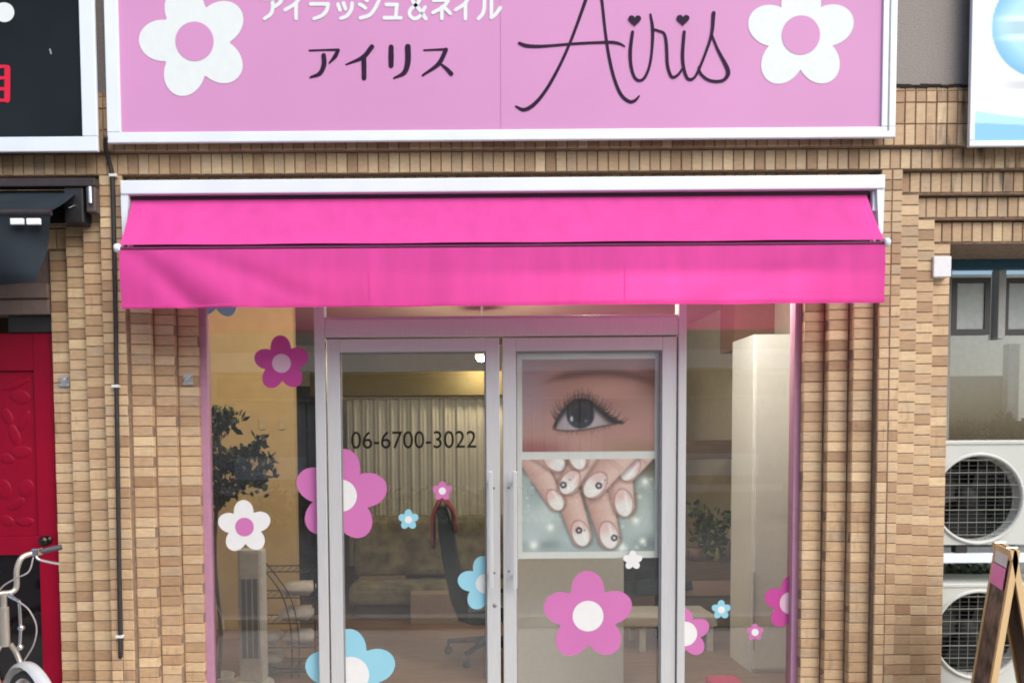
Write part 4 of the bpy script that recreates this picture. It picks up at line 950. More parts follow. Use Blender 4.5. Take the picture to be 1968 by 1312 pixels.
# metal hooks on the tiles
def hook(px, py, Y, label):
    c = U(px, py, Y); root = empty('wall_hook', c, label, 'hook', 'metal awning hooks on the piers')
    b = MB(); b.bbox(c.x - .022, c.x + .022, Y - .004, Y - .0002, c.z - .02, c.z + .03, .0015); b.build('plate', mat('dull_steel', (.5, .5, .5), .45, .7), root)
    b = MB(); b.tube(spline([(c.x - .018, Y - .003, c.z + .016), (c.x - .018, Y - .03, c.z + .012), (c.x, Y - .036, c.z + .0), (c.x + .018, Y - .03, c.z + .012), (c.x + .018, Y - .003, c.z + .016)], 5), .004, 8); b.build('ring', mat('dull_steel', (.5, .5, .5), .45, .7), root)
    b = MB(); b.bbox(c.x - .026, c.x + .026, Y - .012, Y - .0035, c.z - .026, c.z - .012, .003); b.build('lip', mat('dull_steel', (.5, .5, .5), .45, .7), root)
hook(125, 733, S_OUT * 3, 'small metal hook on the tiles beside the red door')
hook(362, 730, S_IN * 3, 'small metal hook on the tiles beside the left shop window')

# ------------------------------------------------------------------ left neighbour: black awning, beam, red door
BCLOTH = mat('charcoal_cloth', (.020, .026, .032), .7, var=.15, scale=5, spec=.12)
BFR = mat('brown_black_metal', (.035, .026, .026), .4, var=.2)
ba = empty('black_awning', (-2.4, -.03, 2.6), 'charcoal fabric awning in dark frame above the red door', 'awning')
xr = UX(188, -.03, 370); ztp, zbt = UZ(346, -.03, 100), UZ(362, -.03, 100)
b = MB(); b.bbox(-4.4, xr, -.06, -.006, zbt, ztp, .004); b.build('housing', BFR, ba)
b = MB(); b.bbox(UX(166, -.05, 370), xr, -.055, -.006, UZ(408, -.05, 180), zbt - .001, .006); b.build('side_bracket', mat('bracket_brown', (.09, .065, .06), .45), ba)
b = MB(); b.bbox(UX(128, -.02, 370), UX(166, -.02, 370) - .002, -.05, .03, UZ(432, -.02, 150), zbt - .001, .008); b.build('gear_box', BLACK, ba)
b = MB(); c = U(176, 378, -.056); b.tube([(c.x, -.07, c.z - .035), (c.x, -.07, c.z + .04)], .010, 10); b.build('crank_socket', CHROME, ba)
b = MB(); c = U(137, 396, -.055); b.tube([(c.x - .012, -.055, c.z - .006), (c.x + .014, -.055, c.z + .006)], .007, 8); b.build('arm_bolt', CHROME, ba)
b = MB(); b.box(-4.4, xr - .045, -.0045, -.002, UZ(430, 0, 100), zbt - .001); b.build('shade_plate', mat('shade_plate_black', (.012, .011, .012), .7, spec=.1), ba)  # black sheet added as painted shade between housing and canopy
A0, A1 = U(150, 368, -.02), U(98, 405, -.28)
b = MB(); nu = 20
vs_ = [];
for j in range(7):
    v = j / 6
    for i in range(nu + 1):
        u = i / nu; xx = -4.4 + (A0.x + (A1.x - A0.x) * v * 0 + 4.4) * u if False else (-4.4 * (1 - u) + (A0.x * (1 - v) + A1.x * v) * u)
        vs_.append((xx, -.02 - .26 * v, A0.z * (1 - v) + A1.z * v - .008 * math.sin(math.pi * v)))
b.add(vs_, [(j * (nu + 1) + i, j * (nu + 1) + i + 1, (j + 1) * (nu + 1) + i + 1, (j + 1) * (nu + 1) + i) for j in range(6) for i in range(nu)], True); b.build('canopy', BCLOTH, ba)
b = MB(); vs_ = []; B1 = U(82, 547, -.27)
for j in range(13):
    v = j / 12
    for i in range(61):
        u = i / 60; xe = A1.x * (1 - v) + (B1.x) * v; xx = -4.4 * (1 - u) + xe * u
        dd = (xe - xx)
        y = -.285 + .045 * v * math.sin(dd * 9 + v * 5) + .02 * g2(dd - .55 + .5 * v, .12) * math.sin(math.pi * min(1, v + .1))
        vs_.append((xx, y, (A1.z - .02) * (1 - v) + B1.z * v))
b.add(vs_, [(j * 61 + i, j * 61 + i + 1, (j + 1) * 61 + i + 1, (j + 1) * 61 + i) for j in range(12) for i in range(60)], True); b.build('valance', BCLOTH, ba)
b = MB(); b.tube([(-4.4, -.28, A1.z - .008), (A1.x, -.28, A1.z - .008)], .014, 10); b.build('front_bar', BFR, ba)
for p0, p1 in ((21, 46), (52, 78)):
    a0, a1 = U(p0, 432, -.305), U(p1, 420, -.305); b = MB(); b.bbox(a0.x, a1.x, -.312, -.298, a0.z, a1.z, .003); b.build('white_plate', mat('plate_white', (.85, .87, .88), .3), ba)
# dark beam over the door
YDR = .135
b = MB(); z0_, z1_, z2_, z3_ = UZ(604, .10, 50), UZ(577, .10, 50), UZ(573, .10, 50), UZ(546, .10, 50)
b.bbox(-4.4, -1.99, .09, .2, z0_, z1_, .004); b.bbox(-4.4, -1.99, .082, .2, z2_, z3_, .004); b.box(-4.4, -1.99, .1, .19, z1_ - .001, z2_ + .001); b.box(-4.4, -1.991, .12, .19, z3_, 2.47)
o = b.build('door_header', mat('header_brown', (.19, .14, .125), .45, var=.1)); origin_at(o, (-3.2, .15, z0_)); tag(o, 'dark brown metal header beam above the red door', 'beam')
zd1 = UZ(640, YDR, 50)
rd = empty('red_door', (-2.4, YDR + .02, .04), 'crimson door with carved upper panel and round knob', 'door')
RED = mat('crimson_paint', (.25, .0025, .020), .4, var=.1, scale=4, spec=.15)
xs1 = UX(110, YDR, 800) + .02; xs0 = UX(67, YDR, 800)
zm1, zm0 = UZ(1031, YDR, 50), UZ(1066, YDR, 50); zp1 = UZ(712, YDR, 50)
b = MB(); b.bbox(xs0, -1.9885, YDR, YDR + .045, .04, zd1, .003); b.build('stile', RED, rd)
b = MB(); b.bbox(-3.3, xs0 - .0006, YDR + .001, YDR + .044, zp1, zd1, .003); b.build('top_rail', RED, rd)
b = MB(); b.bbox(-3.3, xs0 - .0006, YDR + .001, YDR + .044, zm0, zm1, .003); b.build('lock_rail', RED, rd)
b = MB(); b.box(-3.3, xs0 - .001, YDR + .016, YDR + .04, zm1 + .0006, zp1 - .0006); pn = b.build('carved_panel', RED, rd)
def blob(cx, cy, rx, ry, rot, hgt=.0045):
    b = MB(); c = U(cx, cy, YDR + .016); k = (YDR - CAM.y) / F_PX
    prof = [(1.0, 0), (.93, .5), (.78, .85), (.5, 1), (0, 1)]; M = Matrix.Translation(c) @ Matrix.Rotation(R(rot), 4, 'Y') @ Matrix.Diagonal((rx * k, 1, ry * k, 1)) @ Matrix.Rotation(R(90), 4, 'X')
    M2 = Matrix.Translation(c) @ Matrix.Rotation(R(rot), 4, 'Y'); n = 20
    vs_ = [M2 @ Vector((r * rx * k * math.cos(2 * math.pi * i / n), -hgt * h, r * ry * k * math.sin(2 * math.pi * i / n))) for r, h in prof for i in range(n)]
    b.add(vs_, [(q * n + i, q * n + (i + 1) % n, (q + 1) * n + (i + 1) % n, (q + 1) * n + i) for q in range(len(prof) - 1) for i in range(n)], True)
    b.build('carved_relief', RED, pn)
for a in ((38, 762, 22, 14, 20), (30, 738, 30, 8, -20), (14, 800, 10, 18, -25), (46, 808, 9, 22, 25), (28, 836, 10, 24, -20), (40, 868, 22, 13, 0), (12, 880, 16, 10, 20), (50, 938, 15, 18, 20), (30, 968, 20, 10, -30), (48, 1002, 18, 9, 0), (8, 940, 14, 20, -10), (14, 1000, 14, 10, 30)): blob(*a)
b = MB(); b.box(-3.3, xs0 - .001, YDR + .018, YDR + .03, .3, zm0 - .0006); b.build('dark_glass', mat('smoked_glass', (.008, .006, .007), .08, var=.2), rd)
b = MB(); b.bbox(-3.3, xs0 - .0006, YDR + .001, YDR + .044, .04, .2994, .003); b.build('bottom_rail', RED, rd)
c = U(93, 1037, YDR); b = MB(); M = Matrix.Translation((c.x, YDR, c.z)) @ Matrix.Rotation(R(90), 4, 'X')
b.lathe([(.022, 0), (.022, .006), (.01, .008), (.009, .03), (.022, .036), (.026, .048), (.02, .06), (0, .064)], 20, M); b.build('knob', mat('aged_bronze', (.05, .045, .04), .3, .9), rd)
c = U(60, 622, .12); b = MB(); b.bbox(c.x - .12, -1.99, .125, .17, zd1 + .002, UZ(606, .12, 50), .006); o = b.build('door_closer', mat('closer_dark', (.02, .018, .018), .4)); origin_at(o, (c.x, .15, zd1)); tag(o, 'black door closer box above the red door', 'door closer')
b = MB(); b.box(-4.4, -2.02, .40, .48, 0, 2.6); struct('neighbour_back_wall', b, mat('dark_wall', (.02, .012, .012), .8))

# ------------------------------------------------------------------ bicycle, turned away from the wall, at the bottom left
BW = mat('bike_white', (.52, .54, .54), .3, var=.03)
CREAM = mat('bike_steel', (.50, .46, .40), .3, .6)
YBK = -.55
B3 = lambda px, py, dy=0: U(px, py, YBK + dy)
sa = B3(12, 1300)                                    # steering axis foot
bk = empty('bicycle', (sa.x, YBK, .034), 'parked city bicycle with steel handlebar in front of the red door', 'bicycle')
ax = sa.x; AXY = Vector((ax, YBK, 0))
wd_ = Vector((math.sin(R(48)), -math.cos(R(48)), 0))    # direction of the turned front wheel
RW = .285
def wheel(cx, direction, name='wheel'):
    """wheel in the vertical plane through `direction`"""
    side = direction.cross(Vector((0, 0, 1))); M = Matrix((( *direction, 0), (0, 0, 1, 0), (*side, 0), (0, 0, 0, 1))).transposed(); M = Matrix.Translation(cx) @ M
    t = MB(); n = 40; pr = [(RW + .018 * math.cos(a * math.pi / 4), .018 * math.sin(a * math.pi / 4)) for a in range(9)]; t.lathe([(r - .018, z) for r, z in pr], n, M); wh = t.build('tyre', RUBBER, bk)
    t = MB(); t.lathe([(RW - .03, -.010), (RW - .045, -.008), (RW - .05, 0), (RW - .045, .008), (RW - .03, .010)], n, M); t.build('rim', CHROME, wh)
    t = MB()
    for k in range(18):
        a = 2 * math.pi * k / 18; t.tube([M @ Vector((.015 * math.cos(a + .8), .015 * math.sin(a + .8), .02 * (-1) ** k)), M @ Vector(((RW - .045) * math.cos(a), (RW - .045) * math.sin(a), 0))], .0011, 4)
    t.tube([M @ Vector((0, 0, -.035)), M @ Vector((0, 0, .035))], .014, 8); t.build('spokes', CHROME, wh)
    return M
zc_ = .034 + RW
fc_ = Vector((ax + .05, YBK, zc_ - .028)) + wd_ * .13
Mf = wheel(fc_, wd_)
f = MB(); ring = []
for i in range(25):
    a = R(-8 + i * 168 / 24); ring.append(a)
for k, (off, w_) in enumerate(((0, 0),)):
    vs_ = []
    for a in ring:
        for wv, dr in ((-.028, -.012), (-.018, .002), (0, .007), (.018, .002), (.028, -.012)): vs_.append(Mf @ Vector(((RW + .03 + dr) * math.cos(a), (RW + .03 + dr) * math.sin(a), wv)))
    f.add(vs_, [(i * 5 + j, i * 5 + j + 1, (i + 1) * 5 + j + 1, (i + 1) * 5 + j) for i in range(24) for j in range(4)], True)
f.build('mudguard', BW, bk)
crown_z = zc_ + RW + .06
f = MB(); sd_ = wd_.cross(Vector((0, 0, 1)))
for s in (-1, 1): f.tube(spline([fc_ + sd_ * .05 * s, Vector((ax, YBK, crown_z - .08)) + sd_ * .05 * s + wd_ * .015, Vector((ax, YBK, crown_z)) + sd_ * .02 * s], 5), .011, 8)
f.tube([(ax, YBK, crown_z - .005), (ax, YBK, crown_z + .16)], .019, 12); f.build('fork', CREAM, bk)
hz = B3(36, 1130).z
f = MB(); f.tube([(ax, YBK, crown_z + .16), (ax, YBK, hz - .02)], .0125, 10); f.build('stem', CREAM, bk)
hb = MB()
for s in (-1, 1):
    lat = -sd_ if s > 0 else sd_
    lat = Vector((abs(lat.x), abs(lat.y), 0)) * (.68 if s > 0 else -.68)
    pth = [Vector((ax, YBK, hz - .02)), Vector((ax, YBK, hz - .02)) + lat * .045, Vector((ax, YBK, hz)) + lat * .075, Vector((ax, YBK, hz + .07)) + lat * .08, Vector((ax, YBK, hz + .12)) + lat * .11, Vector((ax, YBK, hz + .135)) + lat * .17, Vector((ax, YBK, hz + .138)) + lat * .21]
    hb.tube(spline(pth, 6), .0115, 10)
    g = MB(); e = pth[-1]; g.tube([e, e + lat * .14 + Vector((0, 0, .012))], .0125, 12); g.build('grip', mat('grip_grey', (.06, .05, .065), .6), bk)
    g = MB(); lv = Vector((0, -.012, 0)); g.tube(spline([e + lv, e + lv * 3 + lat * .02 + Vector((0, 0, -.025)), e + lv * 3.2 + lat * .09 + Vector((0, 0, -.045)), e + lv * 3 + lat * .15 + Vector((0, 0, -.058))], 5), .006, 8); g.bbox(e.x - .014, e.x + .014, e.y - .03, e.y + .012, e.z - .014, e.z + .018, .004); g.build('brake_lever', CHROME, bk)
    if s > 0:
        c1 = MB(); c1.tube(spline([e + lv * 2 + Vector((-.01, 0, -.02)), B3(55, 1098, -.05), B3(28, 1112, -.06), B3(2, 1130, -.06), B3(-15, 1165, -.05)], 6), .0032, 6); c1.build('brake_cable', mat('cable_grey', (.32, .29, .28), .5), bk)
hb.build('handlebar', CREAM, bk)
c1 = MB(); c1.tube(spline([B3(36, 1155, -.06), B3(56, 1172, -.07), B3(70, 1203, -.075), B3(65, 1237, -.07), B3(47, 1268, -.06), B3(36, 1285, -.05)], 6), .0032, 6); c1.build('brake_cable', MATS['cable_grey'], bk)
c1 = MB(); c1.tube([B3(17, 1143, -.04), B3(37, 1155, -.06)], [.009, .006], 8); c1.tube([B3(37, 1155, -.05), B3(40, 1205, -.05), B3(38, 1243, -.05)], .006, 8)
for px, py in ((41, 1206), (39, 1243)): c1.lathe([(0, -.009), (.011, -.009), (.011, .009), (0, .009)], 12, Matrix.Translation(B3(px, py, -.062)) @ Matrix.Rotation(R(90), 4, 'X'))
c1.build('lamp_bracket', CHROME, bk)
# frame, rear wheel and saddle run back towards the wall
rc = Vector((ax - .42, YBK + .28, zc_)); rdir = (Vector((ax, YBK, 0)) - Vector((rc.x, rc.y, 0))).normalized()
f = MB(); bb_ = Vector((ax, YBK, .3)) - rdir * .33; st = bb_ - rdir * .12 + Vector((0, 0, .36))
f.tube(spline([Vector((ax, YBK, crown_z + .1)), Vector((ax, YBK, crown_z - .02)) - rdir * .12, bb_], 6), .017, 10); f.tube([bb_, st], .015, 10)
for s in (-1, 1): o_ = rdir.cross(Vector((0, 0, 1))) * .05 * s; f.tube([bb_ + o_ * .4, rc + o_], .009, 8); f.tube([st + Vector((0, 0, -.06)) + o_ * .3, rc + o_], .008, 8)
f.build('frame', BW, bk)
wheel(rc, rdir)
f = MB(); f.lathe([(0, -.02), (.085, -.015), (.095, .01), (.075, .035), (0, .045)], 20, Matrix.Translation(st + Vector((0, 0, .05))) @ Matrix.Diagonal((1.2, 1, 1, 1))); f.build('saddle', BLACK, bk)
# basket: wire-plastic crate carried ahead of the handlebar
bs = MB(); bc = Vector((ax, YBK, 0)) + wd_ * .0 + Vector((-.19, -.12, 0)); z0_, z1_ = B3(0, 1290).z, B3(0, 1172).z
for i in range(10):
    t_ = i / 9
    for face in range(4):
        a, c_ = [((-.17, -.12), (.17, -.12)), ((.17, -.12), (.17, .12)), ((.17, .12), (-.17, .12)), ((-.17, .12), (-.17, -.12))][face]
        p = Vector((a[0] + (c_[0] - a[0]) * t_, a[1] + (c_[1] - a[1]) * t_, 0)); bs.tube([bc + p * .86 + Vector((0, 0, z0_)), bc + p + Vector((0, 0, z1_))], .0035, 5)
for t_ in (0, .2, .4, .6, .8, 1):
    s_ = .86 + .14 * t_; q = [bc + Vector((x * s_, y * s_, z0_ + (z1_ - z0_) * t_)) for x, y in ((-.17, -.12), (.17, -.12), (.17, .12), (-.17, .12), (-.17, -.12))]; bs.tube(q, .0035 if t_ < 1 else .007, 6)
bs.box(bc.x - .147, bc.x + .147, bc.y - .104, bc.y + .104, z0_ - .003, z0_ + .003)
bs.build('basket', mat('basket_grey', (.42, .43, .42), .5), bk)

# ------------------------------------------------------------------ right neighbour: window, air conditioners, white box, A-board
YN = .50
nw = empty('neighbour_window', (3.3, YN, .05), 'grey framed shop window with dark blue header, behind the air conditioners', 'window')
FR = mat('window_grey', (.20, .21, .19), .45); TEAL = mat('teal_blind', (.014, .085, .13), .6)
xn0 = 2.46
zz = lambda py: UZ(py, YN, 1890)
b = MB(); b.box(xn0, 4.9, YN, YN + .05, zz(516) + .012, zz(492)); b.build('head', mat('window_head', (.26, .27, .24), .5), nw)
b = MB(); b.box(xn0, 4.9, YN - .06, YN - .002, zz(520), zz(503)); b.build('roller_blind', TEAL, nw)
b = MB(); b.box(xn0, 4.9, YN + .005, YN + .05, .05, .2); b.build('sill', FR, nw)
for px0, px1 in ((1806, 1822), (2080, 2095)):
    b = MB(); b.bbox(UX(px0, YN), UX(px1, YN), YN, YN + .05, .2, zz(517), .003); b.build('mullion', FR, nw)
b = MB(); b.bbox(UX(1909, YN), UX(1923, YN), YN - .01, YN + .05, zz(651), zz(517), .003); b.build('short_mullion', mat('mullion_pale', (.36, .36, .34), .5), nw)
b = MB(); b.add([(xn0, YN + .03, .2), (4.9, YN + .03, .2), (4.9, YN + .03, zz(516)), (xn0, YN + .03, zz(516))], [(0, 1, 2, 3)]); b.build('glass_pane', glass_mat('neighbour_glass', 2.1, (.88, .93, .90)), nw)
b = MB(); b.box(2.45, 4.9, YN - .07, YN + .06, zz(490), 2.47); struct('neighbour_soffit', b, mat('soffit_brown', (.11, .075, .05), .7))
for i, (a0, a1) in enumerate(((1828, 1905), (1927, 2004))):
    p0, p1 = U(a0, 643, YN + .006), U(a1, 533, YN + .006)
    nb = empty('notice_frame', ((p0.x + p1.x) / 2, YN + .07, p0.z), ['dark framed notice in the window above the air conditioner, nearest the pier', 'dark framed notice in the window, cut by the picture edge'][i], 'notice', 'framed notices in the window')
    f = .012 * 3800 / 3800; t_ = .03
    for nm, a, c_, e, g_ in (('frame_stile', p0.x, p0.x + t_, p0.z + t_, p1.z - t_), ('frame_stile', p1.x - t_, p1.x, p0.z + t_, p1.z - t_), ('frame_rail', p0.x, p1.x, p0.z, p0.z + t_ - .0005), ('frame_rail', p0.x, p1.x, p1.z - t_ + .0005, p1.z)):
        b = MB(); b.box(a, c_, YN + .006, YN + .026, e, g_); b.build(nm, mat('frame_dark', (.03, .028, .026), .5), nb)
    b = MB(); b.box(p0.x + t_, p1.x - t_, YN + .014, YN + .021, p0.z + t_, p1.z - t_); b.build('sheet', mat('notice_paper', (.42, .45, .42), .7), nb)
b = MB(); b.box(2.44, 4.9, 1.5, 1.6, .05, 2.6); struct('neighbour_room_wall', b, mat('room_grey', (.55, .58, .54), .8))
b = MB(); x0, x1 = UX(1800, .9, 780), UX(1934, .9, 780); b.bbox(x0, x1, .9, .94, .05, UZ(722, .9, 1880), .004); o = b.build('green_board', mat('panel_green', (.17, .20, .15), .7)); origin_at(o, ((x0 + x1) / 2, .9, .05)); tag(o, 'dark green grey panel behind the window over the air conditioner', 'panel')
b = MB(); x0, x1 = UX(1936, .85, 780), UX(1958, .85, 780); b.bbox(x0, x1, .85, .9, .05, UZ(660, .85, 1940), .004); o = b.build('display_post', mat('post_pale', (.55, .6, .6), .6)); origin_at(o, ((x0 + x1) / 2, .87, .05)); tag(o, 'pale upright post behind the window glass beside the green panel', 'post')
for i, (px, wd2) in enumerate(((1850, 26), (1920, 34), (1955, 30))):
    c = U(px, 846, .66); rt = empty('sill_plant', c, ['low dark plant on the window sill nearest the pier', 'taller dark plant on the window sill over the fan', 'dark plant on the window sill at the picture edge'][i], 'plant', 'plants on the window sill')
    rr = random.Random(i); leafy([c + Vector((rr.uniform(-1, 1) * wd2 * .0028, rr.uniform(-.04, .04), .04 + rr.uniform(0, .03 + .03 * i))) for _ in range(10)], 90, .014, .05, 20 + i).build('crown', mat('sill_leaf', (.02, .05, .018), .6, var=.4), rt)
    b = MB(); b.lathe([(0, -.10), (.04, -.10), (.055, .03), (.045, .03), (0, .02)], 14, Matrix.Translation(c)); b.build('pot', mat('pot_dark', (.05, .045, .04), .6), rt)
b = MB(); zs = UZ(846, .66) - .10; b.box(2.5, 4.8, .58, .76, zs - .03, zs); struct('plant_shelf', b, FR)

ACW = mat('ac_ivory', (.50, .515, .475), .45, var=.04, scale=5)
def ac_unit(cx_px, cy_px, r_px, top_px, bot_px, label):
    Y0 = .16; c = U(cx_px, cy_px, Y0); k = (Y0 - CAM.y) / F_PX; r = r_px * k
    x0 = c.x - r - .03; x1 = x0 + .80; z1 = UZ(top_px, Y0, cx_px); z0 = UZ(bot_px, Y0, cx_px)
    rt = empty('air_conditioner', ((x0 + x1) / 2, Y0 + .14, z0), label, 'air conditioner', 'stacked air conditioner units')
    # casing front with a round opening: outer rectangle bridged to circle
    n = 48; b = MB(); out = []; inn = []; inn2 = []
    for i in range(n):
        t = 2 * math.pi * i / n; cx_, sz_ = math.cos(t), math.sin(t)
        ks = [ (x1 - c.x) / cx_ if cx_ > 1e-6 else 1e9, (x0 - c.x) / cx_ if cx_ < -1e-6 else 1e9, (z1 - c.z) / sz_ if sz_ > 1e-6 else 1e9, (z0 - c.z) / sz_ if sz_ < -1e-6 else 1e9]; q = min(ks)
        out.append((c.x + q * cx_, Y0, c.z + q * sz_)); inn.append((c.x + r * cx_, Y0, c.z + r * sz_)); inn2.append((c.x + r * .97 * cx_, Y0 + .05, c.z + r * .97 * sz_))
    b.add(out + inn + inn2, [(i, (i + 1) % n, n + (i + 1) % n, n + i) for i in range(n)] + [(n + i, n + (i + 1) % n, 2 * n + (i + 1) % n, 2 * n + i) for i in range(n)])
    for cxn, czn in ((x0, z0), (x0, z1), (x1, z0), (x1, z1)):     # corners of the rectangle
        t0 = math.atan2(czn - c.z, cxn - c.x) % (2 * math.pi); i = int(t0 / (2 * math.pi) * n) % n; b.add([out[i], (cxn, Y0, czn), out[(i + 1) % n]], [(0, 1, 2)])
    b.add([(x0, Y0, z0), (x1, Y0, z0), (x1, Y0, z1), (x0, Y0, z1), (x0, Y0 + .28, z0), (x1, Y0 + .28, z0), (x1, Y0 + .28, z1), (x0, Y0 + .28, z1)], [(0, 4, 5, 1), (1, 5, 6, 2), (2, 6, 7, 3), (3, 7, 4, 0), (4, 7, 6, 5)])
    b.build('casing', ACW, rt)
    b = MB(); b.bbox(x0 - .004, x1 + .004, Y0 - .006, Y0 + .285, z1, z1 + .022, .006); b.build('lid', ACW, rt)
    b = MB(); b.lathe([(r * 1.0, -.001), (r * 1.02, .009), (r * 1.07, .009), (r * 1.09, -.001)], 56, Matrix.Translation((c.x, Y0, c.z)) @ Matrix.Rotation(R(90), 4, 'X')); b.build('fan_ring', ACW, rt)
    b = MB(); b.lathe([(0, 0), (r * .98, 0)], 40, Matrix.Translation((c.x, Y0 + .16, c.z)) @ Matrix.Rotation(R(90), 4, 'X')); b.build('fan_well', mat('well_dark', (.012, .013, .012), .7), rt)
    for q in range(3):
        bl = MB(); vs_ = []
        for i in range(9):
            a = q * 2.094 + i * .16
            for rr_, tw in ((.25, .10), (.9, .10)): vs_.append((c.x + r * rr_ * math.cos(a), Y0 + .12 - .05 * i / 8 + .01, c.z + r * rr_ * math.sin(a)))
        bl.add(vs_, [(2 * i, 2 * i + 1, 2 * i + 3, 2 * i + 2) for i in range(8)], True); bl.build('fan_blade', mat('blade_grey', (.022, .024, .022), .6, spec=.2), rt)
    b = MB(); b.lathe([(0, .03), (r * .2, .028), (r * .26, .0), (r * .26, -.03)], 24, Matrix.Translation((c.x, Y0 + .09, c.z)) @ Matrix.Rotation(R(90), 4, 'X')); b.build('fan_hub', MATS['blade_grey'], rt)
    GW = mat('grille_wire', (.22, .22, .19), .5)
    for i in range(-3, 4):
        off = (i + .1) * 24 * k; h = math.sqrt(max(0, r * r - off * off))
        g = MB(); g.tube([(c.x - h, Y0 + .004, c.z + off), (c.x + h, Y0 + .004, c.z + off)], .0022, 5); g.build('grille_wire', GW, rt)
    for i in range(-4, 5):
        off = i * 17.5 * k; h = math.sqrt(max(0, r * r - off * off))
        g = MB(); g.tube([(c.x + off, Y0 + .009, c.z - h), (c.x + off, Y0 + .009, c.z + h)], .0013, 5); g.build('grille_wire', GW, rt)
    for i in range(-9, 10):
        off = (i + .5) * 8.5 * k; h = math.sqrt(max(0, r * r - off * off))
        g = MB(); g.tube([(c.x - h, Y0 + .008, c.z + off), (c.x + h, Y0 + .008, c.z + off)], .0009, 4); g.build('grille_wire', mat('fine_wire', (.09, .09, .08), .5), rt)
    return rt
ac_unit(1880, 958, 82, 854, 1046, 'upper air conditioner unit with round fan grille, under the window')
ac_unit(1880, 1219, 82, 1128, 1330, 'lower air conditioner unit with round fan grille, behind the wooden board')
rk = empty('unit_stand', (2.9, .3, .034), 'white metal stand carrying the upper air conditioner', 'stand')
zz2 = lambda py: UZ(py, .16, 1850)
for py0, py1 in ((1081, 1063),):
    b = MB(); b.bbox(2.47, 3.35, .155, .195, zz2(py0), zz2(py1), .003); b.build('front_rail', WHITE_AL, rk)
    b = MB(); b.bbox(2.47, 3.35, .40, .44, zz2(py0), zz2(py1), .003); b.build('rear_rail', WHITE_AL, rk)
for x in (2.475, 3.345):
    for y in (.175, .42): b = MB(); b.bbox(x - .012, x + .012, y - .018, y + .018, .034, zz2(1082), .003); b.build('leg', WHITE_AL, rk)
for x in (2.6, 3.2):
    for y in (.19, .40): b = MB(); b.bbox(x - .03, x + .03, y - .02, y + .02, zz2(1062.5), zz2(1047), .004); b.build('rubber_foot', RUBBER, rk)
# green plants glimpsed between the units
gp = empty('back_plant', (2.75, .47, .034), 'green leafy plant glimpsed between the two air conditioners', 'plant')
leafy([U(1835 + 9 * i, 1103 + (i * 7) % 12, .46) for i in range(14)], 160, .016, .05, 31).build('crown', mat('back_leaf', (.04, .075, .03), .6, var=.4), gp)
b = MB(); b.tube([(2.75, .47, .034), (2.75, .47, zz2(1105))], .008, 6); b.build('stem', BARK, gp)

c0, c1_ = U(1794, 532, .055), U(1829, 492, .055)
b = MB(); b.bbox(c0.x, c1_.x, .055, .1035, c0.z, c1_.z, .004); o = b.build('junction_box', mat('box_white', (.66, .66, .67), .5, var=.04)); origin_at(o, ((c0.x + c1_.x) / 2, .1, c0.z)); tag(o, 'small white square box on the pier beside the dark blue blind', 'box')

# wooden A-board, seen nearly edge-on
YAB = -.42
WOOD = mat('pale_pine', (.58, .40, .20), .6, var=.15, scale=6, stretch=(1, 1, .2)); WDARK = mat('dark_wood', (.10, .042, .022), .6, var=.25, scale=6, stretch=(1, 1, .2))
apx = U(1949, 1058, YAB)
abd = empty('a_board', (apx.x, YAB, .034), 'folding wooden A-board with pink label and collage front', 'a-board')
# front leaf leans to the left going down; it runs back from the camera a little so that its face is seen obliquely
Hh = apx.z - .034
foot = U(1905, 1312, YAB); sl = (foot.x - apx.x) / (foot.z - apx.z)        # dx per dz (towards the left going down)
depthv = Vector((.125, .30, 0))                                          # across the leaf: away from the camera and left
def leaf(sign, name):
    root_pts = lambda s, t: Vector((apx.x + (.012 if sign > 0 else 0), YAB, apx.z)) + depthv * (s if sign < 0 else s) + Vector((-sl * sign * -1 * 0 + (sl * (-t) if sign < 0 else -sl * 1.35 * (-t) ), 0, -t))
    return root_pts
for sign, nm in ((-1, 'front_leaf'), (1, 'rear_leaf')):
    Pf = leaf(sign, nm); nrm = Vector((-.93, -.36, 0)) * .0
    def board(s0, s1, t0, t1, th, name, m, off=0):
        b = MB(); n_ = Vector((1, 0, 0)) * (-1 if sign < 0 else 1)
        q = [Pf(s, t) + n_ * off for s, t in ((s0, t0), (s1, t0), (s1, t1), (s0, t1))]; q2 = [p - n_ * th for p in q]
        b.add(q + q2, [(0, 1, 2, 3), (4, 7, 6, 5), (0, 4, 5, 1), (1, 5, 6, 2), (2, 6, 7, 3), (3, 7, 4, 0)]); return b.build(name, m, abd)
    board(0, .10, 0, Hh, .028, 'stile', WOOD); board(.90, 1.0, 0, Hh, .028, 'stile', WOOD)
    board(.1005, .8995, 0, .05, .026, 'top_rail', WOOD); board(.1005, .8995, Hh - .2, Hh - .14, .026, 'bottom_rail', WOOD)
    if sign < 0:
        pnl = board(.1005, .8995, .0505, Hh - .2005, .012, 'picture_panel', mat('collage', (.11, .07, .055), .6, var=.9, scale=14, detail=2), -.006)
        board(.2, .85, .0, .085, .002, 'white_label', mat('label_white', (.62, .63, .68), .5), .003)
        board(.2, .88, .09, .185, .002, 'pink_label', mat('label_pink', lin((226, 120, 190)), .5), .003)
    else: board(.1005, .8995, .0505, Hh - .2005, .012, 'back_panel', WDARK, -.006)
for s in (.2, .8): 
    b = MB(); p = Vector((apx.x, YAB, apx.z + .004)) + depthv * s; b.tube([p + Vector((-.02, 0, 0)), p + Vector((.03, 0, 0))], .006, 8); b.build('hinge', CHROME, abd)

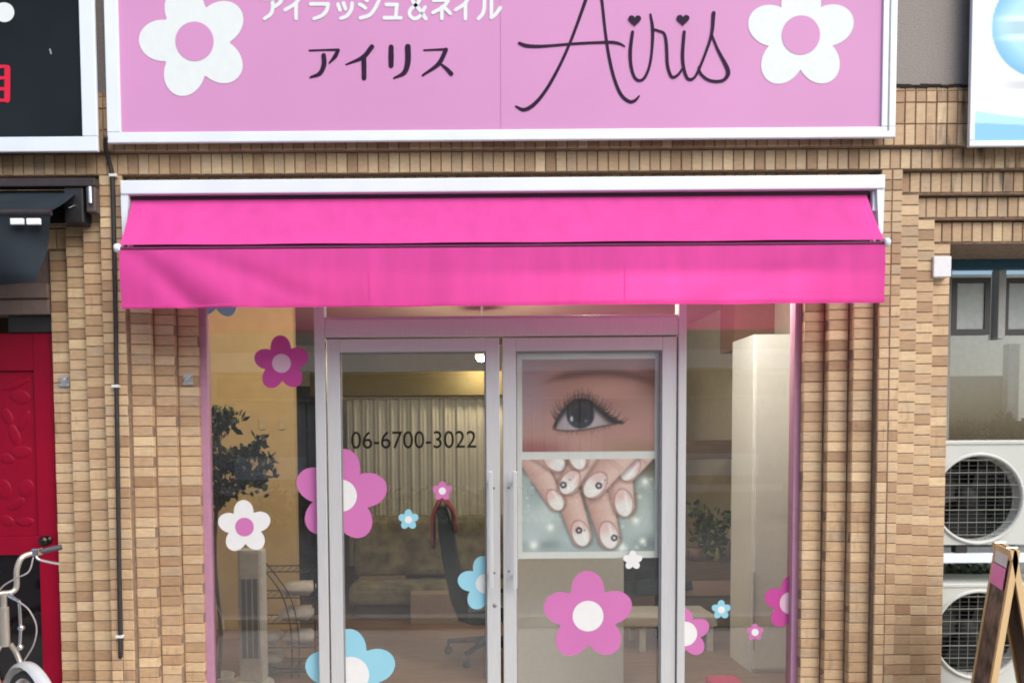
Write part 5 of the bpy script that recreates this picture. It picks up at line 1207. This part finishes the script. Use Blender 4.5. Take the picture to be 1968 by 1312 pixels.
# ------------------------------------------------------------------ street behind the camera (what the glass mirrors)
YO = -10.4
ob = empty('facing_building', (.9, YO, 0), 'low building across the street, mirrored in the shop glass', 'building')
b = MB(); b.box(-4.6, 6.4, YO - 3, YO, 0, 6.2); b.build('wall', mat('facing_wall', (.40, .39, .35), .85, var=.1), ob)
b = MB(); b.box(-4.3, 6.1, YO + .001, YO + .65, 2.78, 3.12); b.build('eave_fascia', mat('fascia_pale', (.84, .86, .82), .7), ob)
b = MB(); b.box(-4.3, 6.1, YO + .001, YO + .25, 2.32, 2.70); b.build('signboard', mat('olive_board', (.13, .115, .06), .7), ob)
b = MB(); b.box(-4.3, 6.1, YO + .001, YO + .3, 2.27, 2.315); b.build('shutter_box', mat('shutter_trim', (.34, .32, .25), .7), ob)
for i in range(26):
    x = -2.9 + i * .22; b = MB(); b.bbox(x, x + .19, YO + .02, YO + .09, .65, 2.26, .02); b.build('cladding_rib', mat('cladding_grey', (.52, .50, .43), .6, var=.12, scale=3, stretch=(6, 6, .5)), ob)
b = MB(); b.box(-4.3, 6.1, YO + .1, YO + .2, .55, .68); b.build('plinth', mat('plinth_pale', (.72, .72, .66), .8), ob)
for x in (4.3, -4.0): b = MB(); b.box(x, x + 1.3, YO + .12, YO + .3, .85, 1.25); b.build('pale_panel', mat('panel_pale', (.8, .82, .8), .6), ob)
rr = random.Random(5)
for i in range(6):
    x = -3.6 + i * 1.35; c = Vector((x, YO + 1.0, .1)); hg = empty('hedge_shrub', (c.x, c.y, 0), 'low shrub across the street, number unseen', 'shrub', 'shrubs across the street')
    hg['label'] = ['leftmost', 'second from left', 'third from left', 'fourth from left', 'fifth from left', 'rightmost'][i] + ' of the low shrubs mirrored in the shop glass'
    leafy([c + Vector((rr.uniform(-.6, .6), rr.uniform(-.3, .3), rr.uniform(.1, .5))) for _ in range(40)], 420, .07, .13, 50 + i).build('crown', mat('hedge_%d' % (i % 3), [(.07, .085, .03), (.12, .10, .04), (.10, .075, .035)][i % 3], .7, var=.4, scale=5), hg)
    b = MB()
    for k in range(3): b.tube([(x + .1 * k - .1, c.y, 0), (x + .25 * k - .25, c.y, .35)], .012, 5)
    b.build('stem', BARK, hg)
